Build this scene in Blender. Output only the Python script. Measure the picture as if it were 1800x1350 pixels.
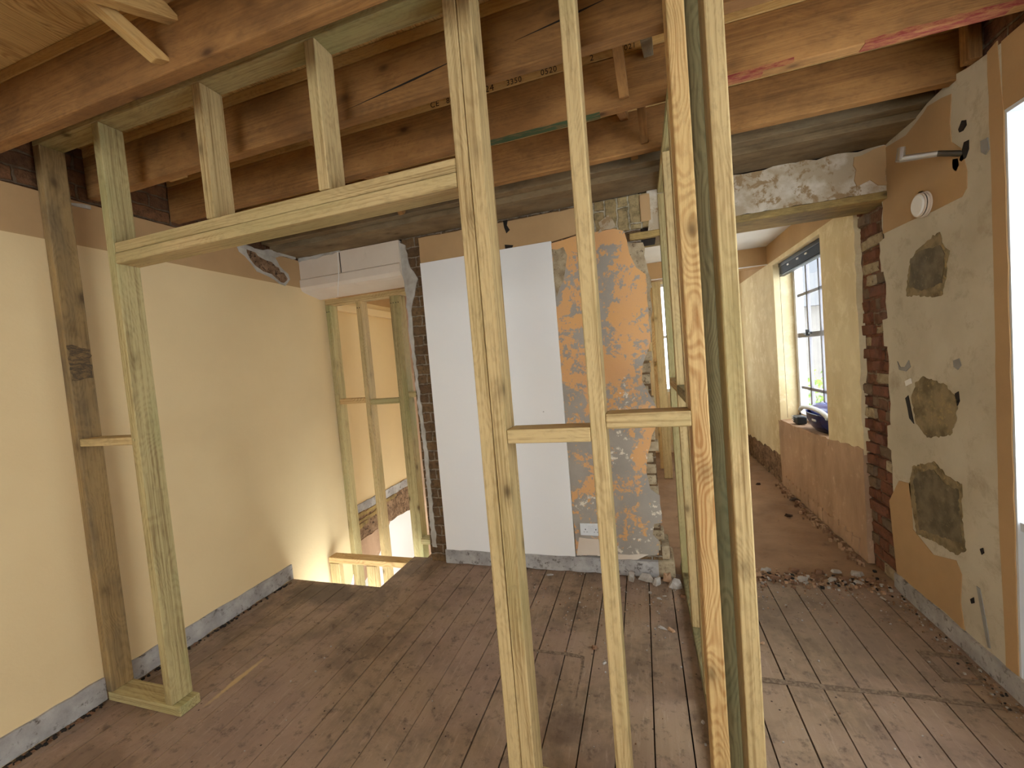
import bpy, bmesh, math, random
from mathutils import Vector, Matrix, Euler
random.seed(7)
for o in list(bpy.data.objects): bpy.data.objects.remove(o, do_unlink=True)
SC = bpy.context.scene
COL = SC.collection
H = 1.51            # camera height
FPX = 732.6

# ------------------------------------------------------------------ camera
def cam_axes(yaw, pitch, roll):
    cy, sy = math.cos(yaw), math.sin(yaw); cp, sp = math.cos(pitch), math.sin(pitch); cr, sr = math.cos(roll), math.sin(roll)
    f = Vector((sy*cp, cy*cp, sp)); r = Vector((cy, -sy, 0)); u = r.cross(f)
    return cr*r + sr*u, -sr*r + cr*u, f
RT, UPV, FW = cam_axes(math.radians(-17.416), math.radians(-2.741), math.radians(-4.80))
cd = bpy.data.cameras.new('camera'); cam = bpy.data.objects.new('camera', cd); COL.objects.link(cam)
cd.sensor_fit = 'HORIZONTAL'; cd.sensor_width = 36; cd.lens = FPX/1800*36; cd.clip_start = .02
m = Matrix.Identity(4)
for i in range(3):
    m[i][0] = RT[i]; m[i][1] = UPV[i]; m[i][2] = -FW[i]
m[2][3] = H
cam.matrix_world = m
SC.camera = cam

def at(ax, val, px, py):
    """surveyed point: where the sight line through a photo point meets a wall / floor plane"""
    d = RT*((px-900)/FPX) + UPV*(-(py-675)/FPX) + FW
    i = 'xyz'.index(ax); o = Vector((0, 0, H)); t = (val-o[i])/d[i]
    return o + d*t

# ------------------------------------------------------------------ light
SC.view_settings.view_transform = 'Standard'; SC.view_settings.look = 'None'
SC.view_settings.gamma = 1; SC.view_settings.use_curve_mapping = False
SC.view_settings.exposure = 0.84
W = bpy.data.worlds.new('sky'); SC.world = W; W.use_nodes = True
bg = W.node_tree.nodes['Background']; bg.inputs[0].default_value = (.86, .95, 1.0, 1); bg.inputs[1].default_value = 5.0
XL, XR, YP, YW = -2.67, 1.35, 1.285, 2.87
YB = -2.6           # wall behind the camera
sl = bpy.data.lights.new('added_outdoor_sun', 'SUN'); sl.energy = 12; sl.angle = .02; sl.color = (1, .95, .86)  # sun added to brighten the garden and house outside
so = bpy.data.objects.new('added_outdoor_sun', sl); COL.objects.link(so); so.location = (-6, 2, 9); so.rotation_euler = Vector((-1, .03, .75)).to_track_quat('Z', 'Y').to_euler()
SC.cycles.max_bounces = 10; SC.cycles.diffuse_bounces = 7; SC.cycles.sample_clamp_indirect = 6

# ------------------------------------------------------------------ materials
def lin(c):
    def f(v):
        v /= 255
        return v/12.92 if v <= .04045 else ((v+.055)/1.055)**2.4
    return (f(c[0]), f(c[1]), f(c[2]), 1)
class NT:
    def __init__(s, name, rough=.8):
        s.m = bpy.data.materials.new(name); s.m.use_nodes = True; s.t = s.m.node_tree
        s.b = s.t.nodes['Principled BSDF']; s.b.inputs['Roughness'].default_value = rough
        s.b.inputs['Specular IOR Level'].default_value = .25
    def n(s, typ, **kw):
        x = s.t.nodes.new(typ)
        for k, v in kw.items(): setattr(x, k, v)
        return x
    def l(s, a, b): s.t.links.new(a, b)
    def coord(s, scale, rnd=False):
        tc = s.n('ShaderNodeTexCoord'); mp = s.n('ShaderNodeMapping'); mp.inputs['Scale'].default_value = scale
        src = tc.outputs['Object']
        if rnd:
            oi = s.n('ShaderNodeObjectInfo'); mu = s.n('ShaderNodeVectorMath', operation='SCALE'); mu.inputs[3].default_value = 37.0
            cx = s.n('ShaderNodeCombineXYZ')
            for i in range(3): s.l(oi.outputs['Random'], cx.inputs[i])
            s.l(cx.outputs[0], mu.inputs[0]); ad = s.n('ShaderNodeVectorMath', operation='ADD')
            s.l(src, ad.inputs[0]); s.l(mu.outputs[0], ad.inputs[1]); src = ad.outputs[0]
        s.l(src, mp.inputs[0]); return mp.outputs[0]
    def noise(s, vec, scale=1, detail=4, rough=.55, dist=0):
        x = s.n('ShaderNodeTexNoise'); x.inputs['Scale'].default_value = scale; x.inputs['Detail'].default_value = detail
        x.inputs['Roughness'].default_value = rough; x.inputs['Distortion'].default_value = dist; s.l(vec, x.inputs['Vector']); return x.outputs['Fac']
    def ramp(s, fac, stops, interp='LINEAR'):
        x = s.n('ShaderNodeValToRGB'); x.color_ramp.interpolation = interp; e = x.color_ramp.elements
        while len(e) < len(stops): e.new(.5)
        for el, (p, c) in zip(e, stops):
            el.position = p; el.color = c if len(c) == 4 else (*c, 1)
        s.l(fac, x.inputs[0]); return x.outputs[0]
    def mix(s, fac, a, b, mode='MIX'):
        x = s.n('ShaderNodeMix', data_type='RGBA', blend_type=mode)
        if isinstance(fac, (int, float)): x.inputs[0].default_value = fac
        else: s.l(fac, x.inputs[0])
        for v, i in ((a, 6), (b, 7)):
            if isinstance(v, tuple): x.inputs[i].default_value = v
            else: s.l(v, x.inputs[i])
        return x.outputs[2]
    def math(s, op, a, b=0.0):
        x = s.n('ShaderNodeMath', operation=op)
        for v, i in ((a, 0), (b, 1)):
            if isinstance(v, (int, float)): x.inputs[i].default_value = v
            else: s.l(v, x.inputs[i])
        return x.outputs[0]
    def out(s, col, bump=None, bs=.3, bd=.01):
        if isinstance(col, tuple): s.b.inputs['Base Color'].default_value = col
        else: s.l(col, s.b.inputs['Base Color'])
        if bump is not None:
            x = s.n('ShaderNodeBump'); x.inputs['Strength'].default_value = bs; x.inputs['Distance'].default_value = bd
            s.l(bump, x.inputs['Height']); s.l(x.outputs[0], s.b.inputs['Normal'])
        return s.m
BW = lambda a, b: [(a, (0, 0, 0, 1)), (b, (1, 1, 1, 1))]

def wood(name, light, dark, tint, tintamt=.5, knot=(84, 64, 36), grain=.55, rough=.7, dirt=None, dirtamt=0, sk=2.0, blotch=.9):
    """boards sawn along local X: streaky grain, cathedral bands, knots, green treatment tint"""
    t = NT(name, rough)
    v = t.coord((1.1, 9, 9), True)
    warp = t.noise(t.coord((1.6, 5, 5), True), 1, 2)
    # growth bands
    cx = t.n('ShaderNodeVectorMath', operation='MULTIPLY_ADD'); t.l(t.coord((.5, 26, 26), True), cx.inputs[0])
    cx.inputs[1].default_value = (1, 1, 1); cv = t.n('ShaderNodeCombineXYZ'); w3 = t.math('MULTIPLY', warp, 7.0)
    for i in (1, 2): t.l(w3, cv.inputs[i])
    t.l(cv.outputs[0], cx.inputs[2])
    wv = t.n('ShaderNodeTexWave', wave_type='BANDS', bands_direction='DIAGONAL'); wv.inputs['Scale'].default_value = 1.5
    wv.inputs['Distortion'].default_value = 2.2; wv.inputs['Detail'].default_value = 2; wv.inputs['Detail Scale'].default_value = .6
    t.l(cx.outputs[0], wv.inputs['Vector'])
    band = t.ramp(wv.outputs['Fac'], [(.25, (0, 0, 0, 1)), (.95, (1, 1, 1, 1))])
    streak = t.noise(t.coord((1.6, 120, 120), True), 1, 3, .6)
    big = t.noise(v, 1, 3, .5)
    f = t.math('ADD', t.math('MULTIPLY', band, grain*.42), t.math('MULTIPLY', t.math('SUBTRACT', streak, .5), sk))
    f = t.math('ADD', f, t.math('MULTIPLY', t.math('SUBTRACT', big, .45), blotch))
    c = t.mix(f, lin(light), lin(dark))
    tn = t.ramp(t.noise(t.coord((1.3, 4, 4), True), 1, 3, .6), BW(.5, .68))
    c = t.mix(t.math('MULTIPLY', tn, tintamt), c, lin(tint))
    vo = t.n('ShaderNodeTexVoronoi', feature='F1'); vo.inputs['Scale'].default_value = 1; t.l(t.coord((5.5, 10, 10), True), vo.inputs['Vector'])
    kn = t.ramp(vo.outputs['Distance'], [(.06, (1, 1, 1, 1)), (.10, (.75, .75, .75, 1)), (.17, (.28, .28, .28, 1)), (.32, (0, 0, 0, 1))])
    pk = t.n('ShaderNodeSeparateColor'); t.l(vo.outputs['Color'], pk.inputs[0])
    c = t.mix(t.math('MULTIPLY', t.math('MULTIPLY', kn, t.math('GREATER_THAN', pk.outputs[0], .62)), .9), c, lin(knot))
    fn = t.ramp(t.noise(t.coord((22, 60, 60), True), 1, 4, .7), BW(.52, .78)); c = t.mix(t.math('MULTIPLY', fn, .35), c, lin(tuple(int(q*.62) for q in dark)))
    if dirt:
        dn = t.ramp(t.noise(t.coord((3, 6, 6), True), 1, 5, .65), BW(.42, .68))
        c = t.mix(t.math('MULTIPLY', dn, dirtamt), c, lin(dirt))
    return t.out(c, f, .25, .002)

M = {}
M['stud'] = wood('treated_softwood', (190, 164, 116), (138, 110, 68), (150, 138, 90), .5, blotch=1.3, sk=3.4)
M['green'] = wood('green_tanalised_softwood', (178, 160, 112), (132, 110, 70), (136, 140, 92), .55, blotch=1.3, sk=3.4)
M['stud_orange'] = wood('resinous_softwood', (202, 168, 114), (158, 114, 66), (176, 148, 92), .3, grain=1.25, blotch=1.2, sk=2.2)
M['stud_dark'] = wood('dark_treated_softwood', (146, 132, 92), (94, 82, 52), (98, 104, 76), .6, grain=1.0)
M['stud_old'] = wood('weathered_reclaimed_softwood', (158, 130, 86), (100, 78, 48), (90, 82, 70), .6, dirt=(70, 60, 50), dirtamt=.5)
M['joist'] = wood('orange_brown_joist_timber', (158, 114, 66), (98, 66, 36), (124, 84, 46), .7, knot=(64, 40, 22), grain=.3, rough=.9, dirt=(92, 62, 34), dirtamt=.6, sk=1.6, blotch=1.6)
M['firring'] = wood('pale_firring_timber', (190, 154, 98), (146, 106, 60), (164, 120, 68), .4)
M['deck'] = wood('bright_pine_board', (218, 184, 122), (166, 122, 70), (200, 160, 100), .4, grain=1.2, knot=(96, 60, 32))
M['beam_old'] = wood('old_smoky_beam_timber', (132, 110, 80), (84, 66, 44), (124, 112, 90), .6, grain=.2, rough=.95, dirt=(60, 46, 32), dirtamt=.5, sk=1.2, blotch=1.4)
M['lath'] = wood('rotten_yellowed_timber', (176, 146, 88), (110, 86, 52), (150, 132, 76), .6, dirt=(70, 56, 42), dirtamt=.7)

def plaster(name, a, b, scale=2.2, lo=.35, hi=.7, c=None, clo=.62, chi=.72, bs=.25, rough=.85, speck=0, speckc=(120, 100, 80), streaky=1.0):
    t = NT(name, rough); v = t.coord((1, 1, streaky))
    n1 = t.noise(v, scale, 6, .6)
    col = t.mix(t.ramp(n1, BW(lo, hi)), lin(a), lin(b))
    if c:
        n2 = t.noise(t.coord((1, 1, 1)), scale*2.7+.3, 7, .7, .3)
        col = t.mix(t.ramp(n2, BW(clo, chi)), col, lin(c))
    if speck:
        vo = t.n('ShaderNodeTexVoronoi'); vo.inputs['Scale'].default_value = speck; t.l(t.coord((1, 1, 1)), vo.inputs['Vector'])
        k = t.ramp(vo.outputs['Distance'], [(.0035*speck, (1, 1, 1, 1)), (.0055*speck, (0, 0, 0, 1))])
        col = t.mix(k, col, lin(speckc))
    fine = t.noise(v, 60, 3, .6)
    return t.out(col, fine, bs, .003)
M['cream'] = plaster('cream_painted_plaster', (222, 197, 152), (214, 188, 144), 1.2, speck=1.1, speckc=(150, 120, 85))
M['cream2'] = plaster('dusty_cream_painted_plaster', (222, 204, 164), (200, 176, 132), 2.6, c=(232, 216, 180), clo=.5, chi=.7, bs=.3, streaky=.5)
M['orange'] = plaster('bare_terracotta_plaster', (182, 147, 104), (168, 135, 96), 2.4, speck=2.5, speckc=(150, 95, 55))
M['beige'] = plaster('off_white_emulsion_over_plaster', (196, 184, 162), (178, 165, 142), 3, c=(164, 148, 124), clo=.52, chi=.72, speck=1.6, speckc=(110, 90, 70))
M['board_white'] = plaster('white_plasterboard', (232, 228, 222), (228, 224, 220), 1, bs=.06, speck=1.5, speckc=(130, 125, 120))
M['white_rough'] = plaster('flaking_white_limewash', (202, 190, 172), (172, 154, 128), 5, lo=.42, hi=.56, c=(148, 122, 88), clo=.53, chi=.60, bs=.9)
M['white_box'] = plaster('dusty_white_boxing_plaster', (214, 200, 182), (206, 188, 168), 2.5, c=(180, 160, 138), clo=.62, chi=.8)
M['white_reveal'] = plaster('white_painted_reveal', (206, 208, 210), (200, 202, 206), 2)
M['white_ceiling'] = plaster('white_painted_ceiling', (214, 208, 198), (200, 192, 182), 1.5)
M['render'] = plaster('grey_cement_render', (176, 170, 164), (136, 130, 126), 9, c=(96, 88, 82), clo=.55, chi=.66, bs=.8, rough=.95)
M['patch'] = plaster('olive_brown_cement_patch', (142, 124, 92), (104, 90, 64), 11, lo=.42, hi=.6, c=(166, 142, 96), clo=.54, chi=.7, bs=.6, rough=.95)
M['patch_grey'] = plaster('grey_filler_patch', (150, 146, 140), (128, 124, 120), 9)
M['lathplaster'] = plaster('broken_brown_lath_and_rubble', (150, 120, 92), (92, 68, 46), 12, c=(54, 40, 28), clo=.52, chi=.62, bs=1, rough=1)
M['paper'] = plaster('torn_grey_lining_paper', (188, 182, 172), (150, 142, 130), 8)
M['stone'] = plaster('rough_exposed_masonry', (176, 158, 128), (128, 108, 82), 14, c=(84, 66, 48), clo=.56, chi=.68, bs=1, rough=1)
M['dark'] = plaster('dark_void_lining', (52, 38, 28), (36, 26, 20), 4)  # near-black colour stands in for the darkness inside gaps and voids
M['pinkbrown'] = plaster('pinkish_brown_bare_undercoat', (186, 152, 122), (156, 124, 96), 5, c=(206, 174, 144), clo=.58, chi=.75, bs=.6, streaky=.4)

def mottled():
    t = NT('scraped_orange_and_grey_plaster', .85)
    v = t.coord((1, 1, 1))
    big = t.noise(v, 3.3, 8, .68, .5); fine = t.noise(v, 34, 5, .7)
    f = t.math('ADD', big, t.math('MULTIPLY', t.math('SUBTRACT', fine, .5), .5))
    # the scraped patches are greyer low down, where the old paint was taken off
    sp = t.n('ShaderNodeSeparateXYZ'); t.l(v, sp.inputs[0])
    f = t.math('SUBTRACT', f, t.math('MULTIPLY', t.math('SUBTRACT', sp.outputs[2], 1.05), .05))
    k = t.ramp(f, [(.478, (0, 0, 0, 1)), (.505, (1, 1, 1, 1))])
    org = t.mix(t.noise(v, 5, 4), lin((214, 160, 96)), lin((204, 156, 114)))
    gry = t.mix(t.noise(v, 6, 4), lin((172, 160, 144)), lin((138, 130, 122)))
    c = t.mix(k, org, gry)
    w = t.math('ADD', t.noise(v, 4.4, 6, .7, .3), t.math('MULTIPLY', t.math('SUBTRACT', t.noise(v, 40, 4), .5), .4))
    w = t.math('ADD', w, t.math('MULTIPLY', t.math('SUBTRACT', .75, sp.outputs[2]), .055))
    c = t.mix(t.ramp(w, BW(.62, .66)), c, lin((216, 204, 184)))
    c = t.mix(t.ramp(t.noise(v, 7.7, 6, .75), BW(.70, .73)), c, lin((120, 92, 60)))
    return t.out(c, f, .35, .01)
M['mottle'] = mottled()

def brick(name, ax, c1, c2, mort, sc=1.0, bs=1.0):
    t = NT(name, .95); tc = t.n('ShaderNodeTexCoord'); sp = t.n('ShaderNodeSeparateXYZ'); t.l(tc.outputs['Object'], sp.inputs[0])
    cb = t.n('ShaderNodeCombineXYZ')
    if ax == 'soldier': t.l(sp.outputs['Z'], cb.inputs[0]); t.l(sp.outputs['X'], cb.inputs[1])
    else:
        t.l(sp.outputs['Y' if ax == 'x' else 'X'], cb.inputs[0]); t.l(sp.outputs['Z'], cb.inputs[1])
    dv = t.n('ShaderNodeTexNoise'); dv.inputs['Scale'].default_value = 18; dv.inputs['Detail'].default_value = 4; t.l(tc.outputs['Object'], dv.inputs['Vector'])
    ms = t.n('ShaderNodeVectorMath', operation='MULTIPLY_ADD'); t.l(dv.outputs['Color'], ms.inputs[0]); ms.inputs[1].default_value = (.028, .028, 0); t.l(cb.outputs[0], ms.inputs[2])
    b = t.n('ShaderNodeTexBrick'); t.l(ms.outputs[0], b.inputs['Vector'])
    b.inputs['Scale'].default_value = sc; b.inputs['Brick Width'].default_value = .225; b.inputs['Row Height'].default_value = .075
    b.inputs['Mortar Size'].default_value = .007; b.inputs['Mortar Smooth'].default_value = .4; b.inputs['Bias'].default_value = -.1
    b.inputs['Color1'].default_value = lin(c1); b.inputs['Color2'].default_value = lin(c2); b.inputs['Mortar'].default_value = lin(mort)
    n = t.noise(t.coord((1, 1, 1)), 26, 5, .7)
    c = t.mix(t.ramp(n, BW(.45, .75)), b.outputs['Color'], lin(tuple(int(x*.55) for x in c1)))
    h = t.math('SUBTRACT', t.math('MULTIPLY', n, .6), b.outputs['Fac'])
    return t.out(c, h, bs, .02)
M['brick_red'] = brick('red_stock_brick', 'x', (134, 84, 62), (112, 86, 68), (134, 114, 94))
M['brick_plain'] = plaster('chipped_red_brick', (126, 80, 60), (96, 64, 48), 16, c=(84, 60, 46), clo=.56, chi=.66, bs=1, rough=1); M['brick_worn'] = plaster('mortar_smeared_brick', (124, 102, 82), (98, 80, 62), 16, c=(86, 66, 52), clo=.56, chi=.66, bs=1, rough=1)
M['brick_dark'] = brick('sooty_stock_brick', 'y', (118, 92, 62), (92, 70, 50), (142, 128, 110))
M['brick_soldier'] = brick('yellowed_soldier_brick', 'soldier', (168, 146, 104), (146, 124, 86), (178, 166, 142), 1.0)
M['brick_high'] = brick('dark_wall_head_brick', 'x', (118, 80, 52), (94, 66, 46), (106, 88, 70))

def floor_mat():
    t = NT('dusty_worn_floorboards', .75)
    v = t.coord((1, 1, 1))
    tc = t.n('ShaderNodeTexCoord'); sp = t.n('ShaderNodeSeparateXYZ'); t.l(tc.outputs['Object'], sp.inputs[0])
    # one tone per board
    bi = t.math('FLOOR', t.math('DIVIDE', t.math('ADD', sp.outputs[0], 3.013), .1412))
    wn = t.n('ShaderNodeTexWhiteNoise', noise_dimensions='1D'); t.l(bi, wn.inputs['W'])
    st = t.noise(t.coord((26, 1.2, 1)), 1, 4, .6)
    c = t.mix(st, lin((166, 141, 115)), lin((128, 106, 85)))
    c = t.mix(t.math('MULTIPLY', wn.outputs['Value'], .35), c, lin((144, 119, 97)))
    d = t.ramp(t.noise(v, 3.4, 7, .68, .4), BW(.44, .60)); c = t.mix(t.math('MULTIPLY', d, .62), c, lin((96, 79, 63)))
    d2 = t.ramp(t.noise(v, 1.3, 4, .6), BW(.46, .6)); c = t.mix(t.math('MULTIPLY', d2, .5), c, lin((150, 124, 110)))
    sm = t.ramp(t.noise(v, 16, 5, .75), BW(.54, .66)); c = t.mix(t.math('MULTIPLY', sm, .55), c, lin((66, 52, 42)))
    sc = t.noise(t.coord((60, 9, 1)), 1, 5, .7); c = t.mix(t.math('MULTIPLY', t.ramp(sc, BW(.55, .7)), .4), c, lin((176, 154, 134)))
    vo = t.n('ShaderNodeTexVoronoi'); vo.inputs['Scale'].default_value = 17; t.l(v, vo.inputs['Vector'])
    c = t.mix(t.ramp(vo.outputs['Distance'], [(.045, (1, 1, 1, 1)), (.085, (0, 0, 0, 1))]), c, lin((58, 44, 36)))
    # old spill near the stair edge, darker patch by the post, sawdust swept along a board
    def blob(cx, cy, rx, ry, amt, col, c):
        q = t.n('ShaderNodeVectorMath', operation='MULTIPLY_ADD'); t.l(v, q.inputs[0]); q.inputs[1].default_value = (1/rx, 1/ry, 0); q.inputs[2].default_value = (-cx/rx, -cy/ry, 0)
        ln = t.n('ShaderNodeVectorMath', operation='LENGTH'); t.l(q.outputs[0], ln.inputs[0])
        e = t.math('ADD', ln.outputs[1 if len(ln.outputs) > 1 else 0], t.math('MULTIPLY', t.math('SUBTRACT', t.noise(v, 7, 6, .7), .5), 1.6))
        return t.mix(t.math('MULTIPLY', t.ramp(e, [(.62, (1, 1, 1, 1)), (1.0, (0, 0, 0, 1))]), amt), c, lin(col))
    c = blob(-2.25, 2.33, .34, .16, .7, (88, 76, 62), c); c = blob(-2.3, 1.02, .28, .12, .5, (96, 76, 60), c); c = blob(-2.10, 1.52, .022, .18, .7, (196, 164, 110), c)
    c = blob(-.40, 1.60, .12, .10, .5, (86, 66, 54), c); c = blob(.85, 2.5, .5, .42, .45, (112, 94, 74), c)
    return t.out(c, st, .25, .003)
M['floor'] = floor_mat()
M['floor_dirt'] = plaster('dry_brown_dirt_on_old_floor', (156, 124, 96), (126, 98, 74), 3, c=(92, 70, 54), clo=.6, chi=.74, bs=.9, rough=1)
def stain(name, c, amt=.8):
    t = NT(name, .85); n = t.noise(t.coord((1, 1, 1)), 9, 5, .65)
    return t.out(t.mix(n, lin(c), lin(tuple(int(x*.78) for x in c))), n, .2, .003)
M['stain_dark'] = plaster('darker_patch_core', (118, 104, 80), (92, 82, 62), 12, lo=.4, hi=.6, c=(134, 120, 92), clo=.56, chi=.7, bs=.9)
def broken(name, a, b, sc, lo=.46, hi=.56):
    t = NT(name, .85); n = t.noise(t.coord(sc), 1, 5, .75)
    return t.out(t.mix(t.ramp(n, BW(lo, hi)), lin(a), lin(b)), n, .2, .003)
M['stain_seam'] = broken('scuffed_floor_mark', (104, 86, 70), (132, 112, 92), (60, 60, 60))
M['sawdust'] = stain('yellow_sawdust', (206, 170, 106))
def flat(name, c, rough=.5, metal=0, spec=.4):
    t = NT(name, rough); t.b.inputs['Metallic'].default_value = metal; t.b.inputs['Specular IOR Level'].default_value = spec
    n = t.noise(t.coord((1, 1, 1)), 30, 3)
    return t.out(t.mix(n, lin(c), lin(tuple(int(x*.88) for x in c))), n, .05, .001)
M['plastic_white'] = flat('white_moulded_plastic', (226, 226, 226), .35)
M['plastic_black'] = flat('black_plastic', (22, 22, 22), .4)
M['plastic_blue'] = flat('dark_blue_plastic', (24, 34, 92), .25); M['plastic_blue2'] = flat('blue_translucent_plastic', (58, 66, 160), .2)
M['steel'] = flat('galvanised_steel', (205, 200, 192), .35, .9); M['steel_dark'] = flat('dull_grey_steel', (92, 86, 78), .5, .8)
M['upvc'] = flat('white_painted_window_frame', (232, 232, 236), .4); M['ink'] = flat('black_stamp_ink', (46, 34, 26), .9)
M['red_paint'] = broken('faded_red_marker_paint', (122, 50, 42), (150, 100, 62), (14, 60, 60), .42, .6); M['green_stain'] = broken('dark_green_preservative_end', (58, 72, 44), (110, 86, 50), (10, 60, 60), .5, .62)
M['charcoal'] = broken('charred_black_smear', (82, 70, 54), (128, 104, 70), (9, 30, 90), .44, .6); M['rubble'] = plaster('broken_plaster_chunk', (180, 172, 162), (142, 132, 122), 20, bs=.8)
M['rubble_org'] = plaster('broken_orange_plaster_chunk', (186, 150, 118), (160, 124, 94), 20, bs=.8); M['rubble_brown'] = plaster('broken_brick_chunk', (140, 104, 78), (104, 76, 56), 20, bs=.9)
M['clod'] = plaster('dark_earth_clod', (84, 64, 50), (62, 46, 36), 20, bs=.8); M['hole'] = flat('deep_drilled_hole', (40, 32, 26), 1); M['screw'] = flat('zinc_screw_head', (190, 180, 140), .4, .8)
M['leaf'] = stain('sunlit_green_leaves', (84, 112, 40)); M['bars'] = flat('backlit_grey_glazing_bar', (136, 132, 138), .5); M['facade'] = plaster('pale_facade_outside', (104, 100, 98), (92, 88, 86), 2); M['slate'] = flat('outside_grey_roof', (62, 64, 70), .8)  # glazing bars greyed in their colour, as if seen against bright sky
def glass():
    t = NT('window_glass'); nt = t.t; nt.nodes.remove(t.b); o = nt.nodes['Material Output']
    tr = t.n('ShaderNodeBsdfTransparent'); gl = t.n('ShaderNodeBsdfGlossy'); gl.inputs['Roughness'].default_value = .02; mx = t.n('ShaderNodeMixShader')
    mx.inputs[0].default_value = .08; t.l(tr.outputs[0], mx.inputs[1]); t.l(gl.outputs[0], mx.inputs[2]); t.l(mx.outputs[0], o.inputs['Surface'])
    return t.m
M['glass'] = glass()

# ------------------------------------------------------------------ mesh helpers
class MB:
    def __init__(s): s.bm = bmesh.new(); s.mats = []
    def mi(s, mat):
        if mat not in s.mats: s.mats.append(mat)
        return s.mats.index(mat)
    def box(s, x0, x1, y0, y1, z0, z1, mat, bev=0):
        r = bmesh.ops.create_cube(s.bm, size=1); vs = r['verts']
        for v in vs: v.co = Vector(((x0+x1)/2+v.co.x*(x1-x0), (y0+y1)/2+v.co.y*(y1-y0), (z0+z1)/2+v.co.z*(z1-z0)))
        fs = {f for v in vs for f in v.link_faces}; i = s.mi(mat)
        for f in fs: f.material_index = i
        if bev:
            es = list({e for v in vs for e in v.link_edges})
            rr = bmesh.ops.bevel(s.bm, geom=es, offset=bev, segments=2, affect='EDGES', profile=.5)
            for f in rr['faces']: f.material_index = i
        return s
    def prism(s, pts, nrm, th, mat):
        """closed polygon slab: pts in 3-D, extruded by -nrm*th"""
        i = s.mi(mat); n = Vector(nrm); A = [s.bm.verts.new(p) for p in pts]; B = [s.bm.verts.new(Vector(p)-n*th) for p in pts]
        fs = [s.bm.faces.new(A), s.bm.faces.new(B[::-1])]
        for k in range(len(A)):
            j = (k+1) % len(A); fs.append(s.bm.faces.new((A[k], B[k], B[j], A[j])))
        for f in fs: f.material_index = i
        return s
    def cyl(s, p0, p1, r0, r1, mat, seg=20):
        p0, p1 = Vector(p0), Vector(p1); d = p1-p0
        r = bmesh.ops.create_cone(s.bm, cap_ends=True, segments=seg, radius1=r0, radius2=r1, depth=d.length)
        mt = Matrix.Translation((p0+p1)/2) @ d.to_track_quat('Z', 'Y').to_matrix().to_4x4()
        bmesh.ops.transform(s.bm, matrix=mt, verts=r['verts']); i = s.mi(mat)
        for f in {f for v in r['verts'] for f in v.link_faces}: f.material_index = i
        return s
    def obj(s, name, parent=None, smooth=False):
        bmesh.ops.recalc_face_normals(s.bm, faces=s.bm.faces)
        me = bpy.data.meshes.new(name); s.bm.to_mesh(me); s.bm.free()
        for mt in s.mats: me.materials.append(M[mt])
        if smooth:
            for p in me.polygons: p.use_smooth = True
        o = bpy.data.objects.new(name, me); COL.objects.link(o)
        if parent: o.parent = parent
        return o
def tag(o, label, cat, group=None, kind=None):
    o['label'] = label; o['category'] = cat
    if group: o['group'] = group
    if kind: o['kind'] = kind
    return o
def struct(mb, name, parent=None):
    o = mb.obj(name, parent)
    if not parent: o['kind'] = 'structure'
    return o
def poly(ax, val, pxs): return [at(ax, val, *p) for p in pxs]
def rag(pts, amp, n, ax, seed):
    """roughen a closed outline inside its plane"""
    rd = random.Random(seed); out = []; ii = 'xyz'.index(ax)
    for k in range(len(pts)):
        a, b = Vector(pts[k]), Vector(pts[(k+1) % len(pts)]); m_ = max(1, int((b-a).length/n))
        for j in range(m_):
            p = a.lerp(b, j/m_)
            if j or amp > .004:
                q = Vector([rd.uniform(-amp, amp) for _ in range(3)]); q[ii] = 0; p = p+q
            out.append(p)
    return out

def timber(name, x0, x1, y0, y1, z0, z1, mat, label=None, cat=None, group=None, parent=None, bev=.004, rot=None):
    """a sawn timber, its own local X running along the grain"""
    d = [x1-x0, y1-y0, z1-z0]; c = Vector(((x0+x1)/2, (y0+y1)/2, (z0+z1)/2)); L = d.index(max(d))
    if L == 0: dim = d; R_ = Matrix.Identity(3)
    elif L == 1: dim = [d[1], d[0], d[2]]; R_ = Matrix.Rotation(math.pi/2, 3, 'Z')
    else: dim = [d[2], d[1], d[0]]; R_ = Matrix.Rotation(-math.pi/2, 3, 'Y')
    mb = MB(); mb.box(-dim[0]/2, dim[0]/2, -dim[1]/2, dim[1]/2, -dim[2]/2, dim[2]/2, mat, bev)
    o = mb.obj(name, parent); mt = R_.to_4x4()
    if rot: mt = rot.to_4x4() @ mt
    o.matrix_world = Matrix.Translation(c) @ mt
    if label: tag(o, label, cat or 'timber', group)
    return o
def bar(name, p0, p1, w, t, mat, label=None, cat=None, group=None, up=(0, 0, 1), cut=0):
    """timber between two points; cut slants both ends (metres of slant)"""
    p0, p1 = Vector(p0), Vector(p1); d = p1-p0; L = d.length; X = d.normalized(); Y = Vector(up).cross(X).normalized(); Z = X.cross(Y)
    mb = MB(); mb.box(-L/2, L/2, -w/2, w/2, -t/2, t/2, mat, .002)
    for v in mb.bm.verts:
        if cut: v.co.x += cut*(v.co.z/(t/2)) * (1 if v.co.x < 0 else 1)
    o = mb.obj(name)
    mt = Matrix.Identity(4)
    for i in range(3): mt[i][0] = X[i]; mt[i][1] = Y[i]; mt[i][2] = Z[i]; mt[i][3] = ((p0+p1)/2)[i]
    o.matrix_world = mt
    if label: tag(o, label, cat, group)
    return o
def child_world(o, parent):
    o.parent = parent; o.matrix_parent_inverse = parent.matrix_world.inverted(); return o
bpy.context.view_layer.update()

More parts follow.
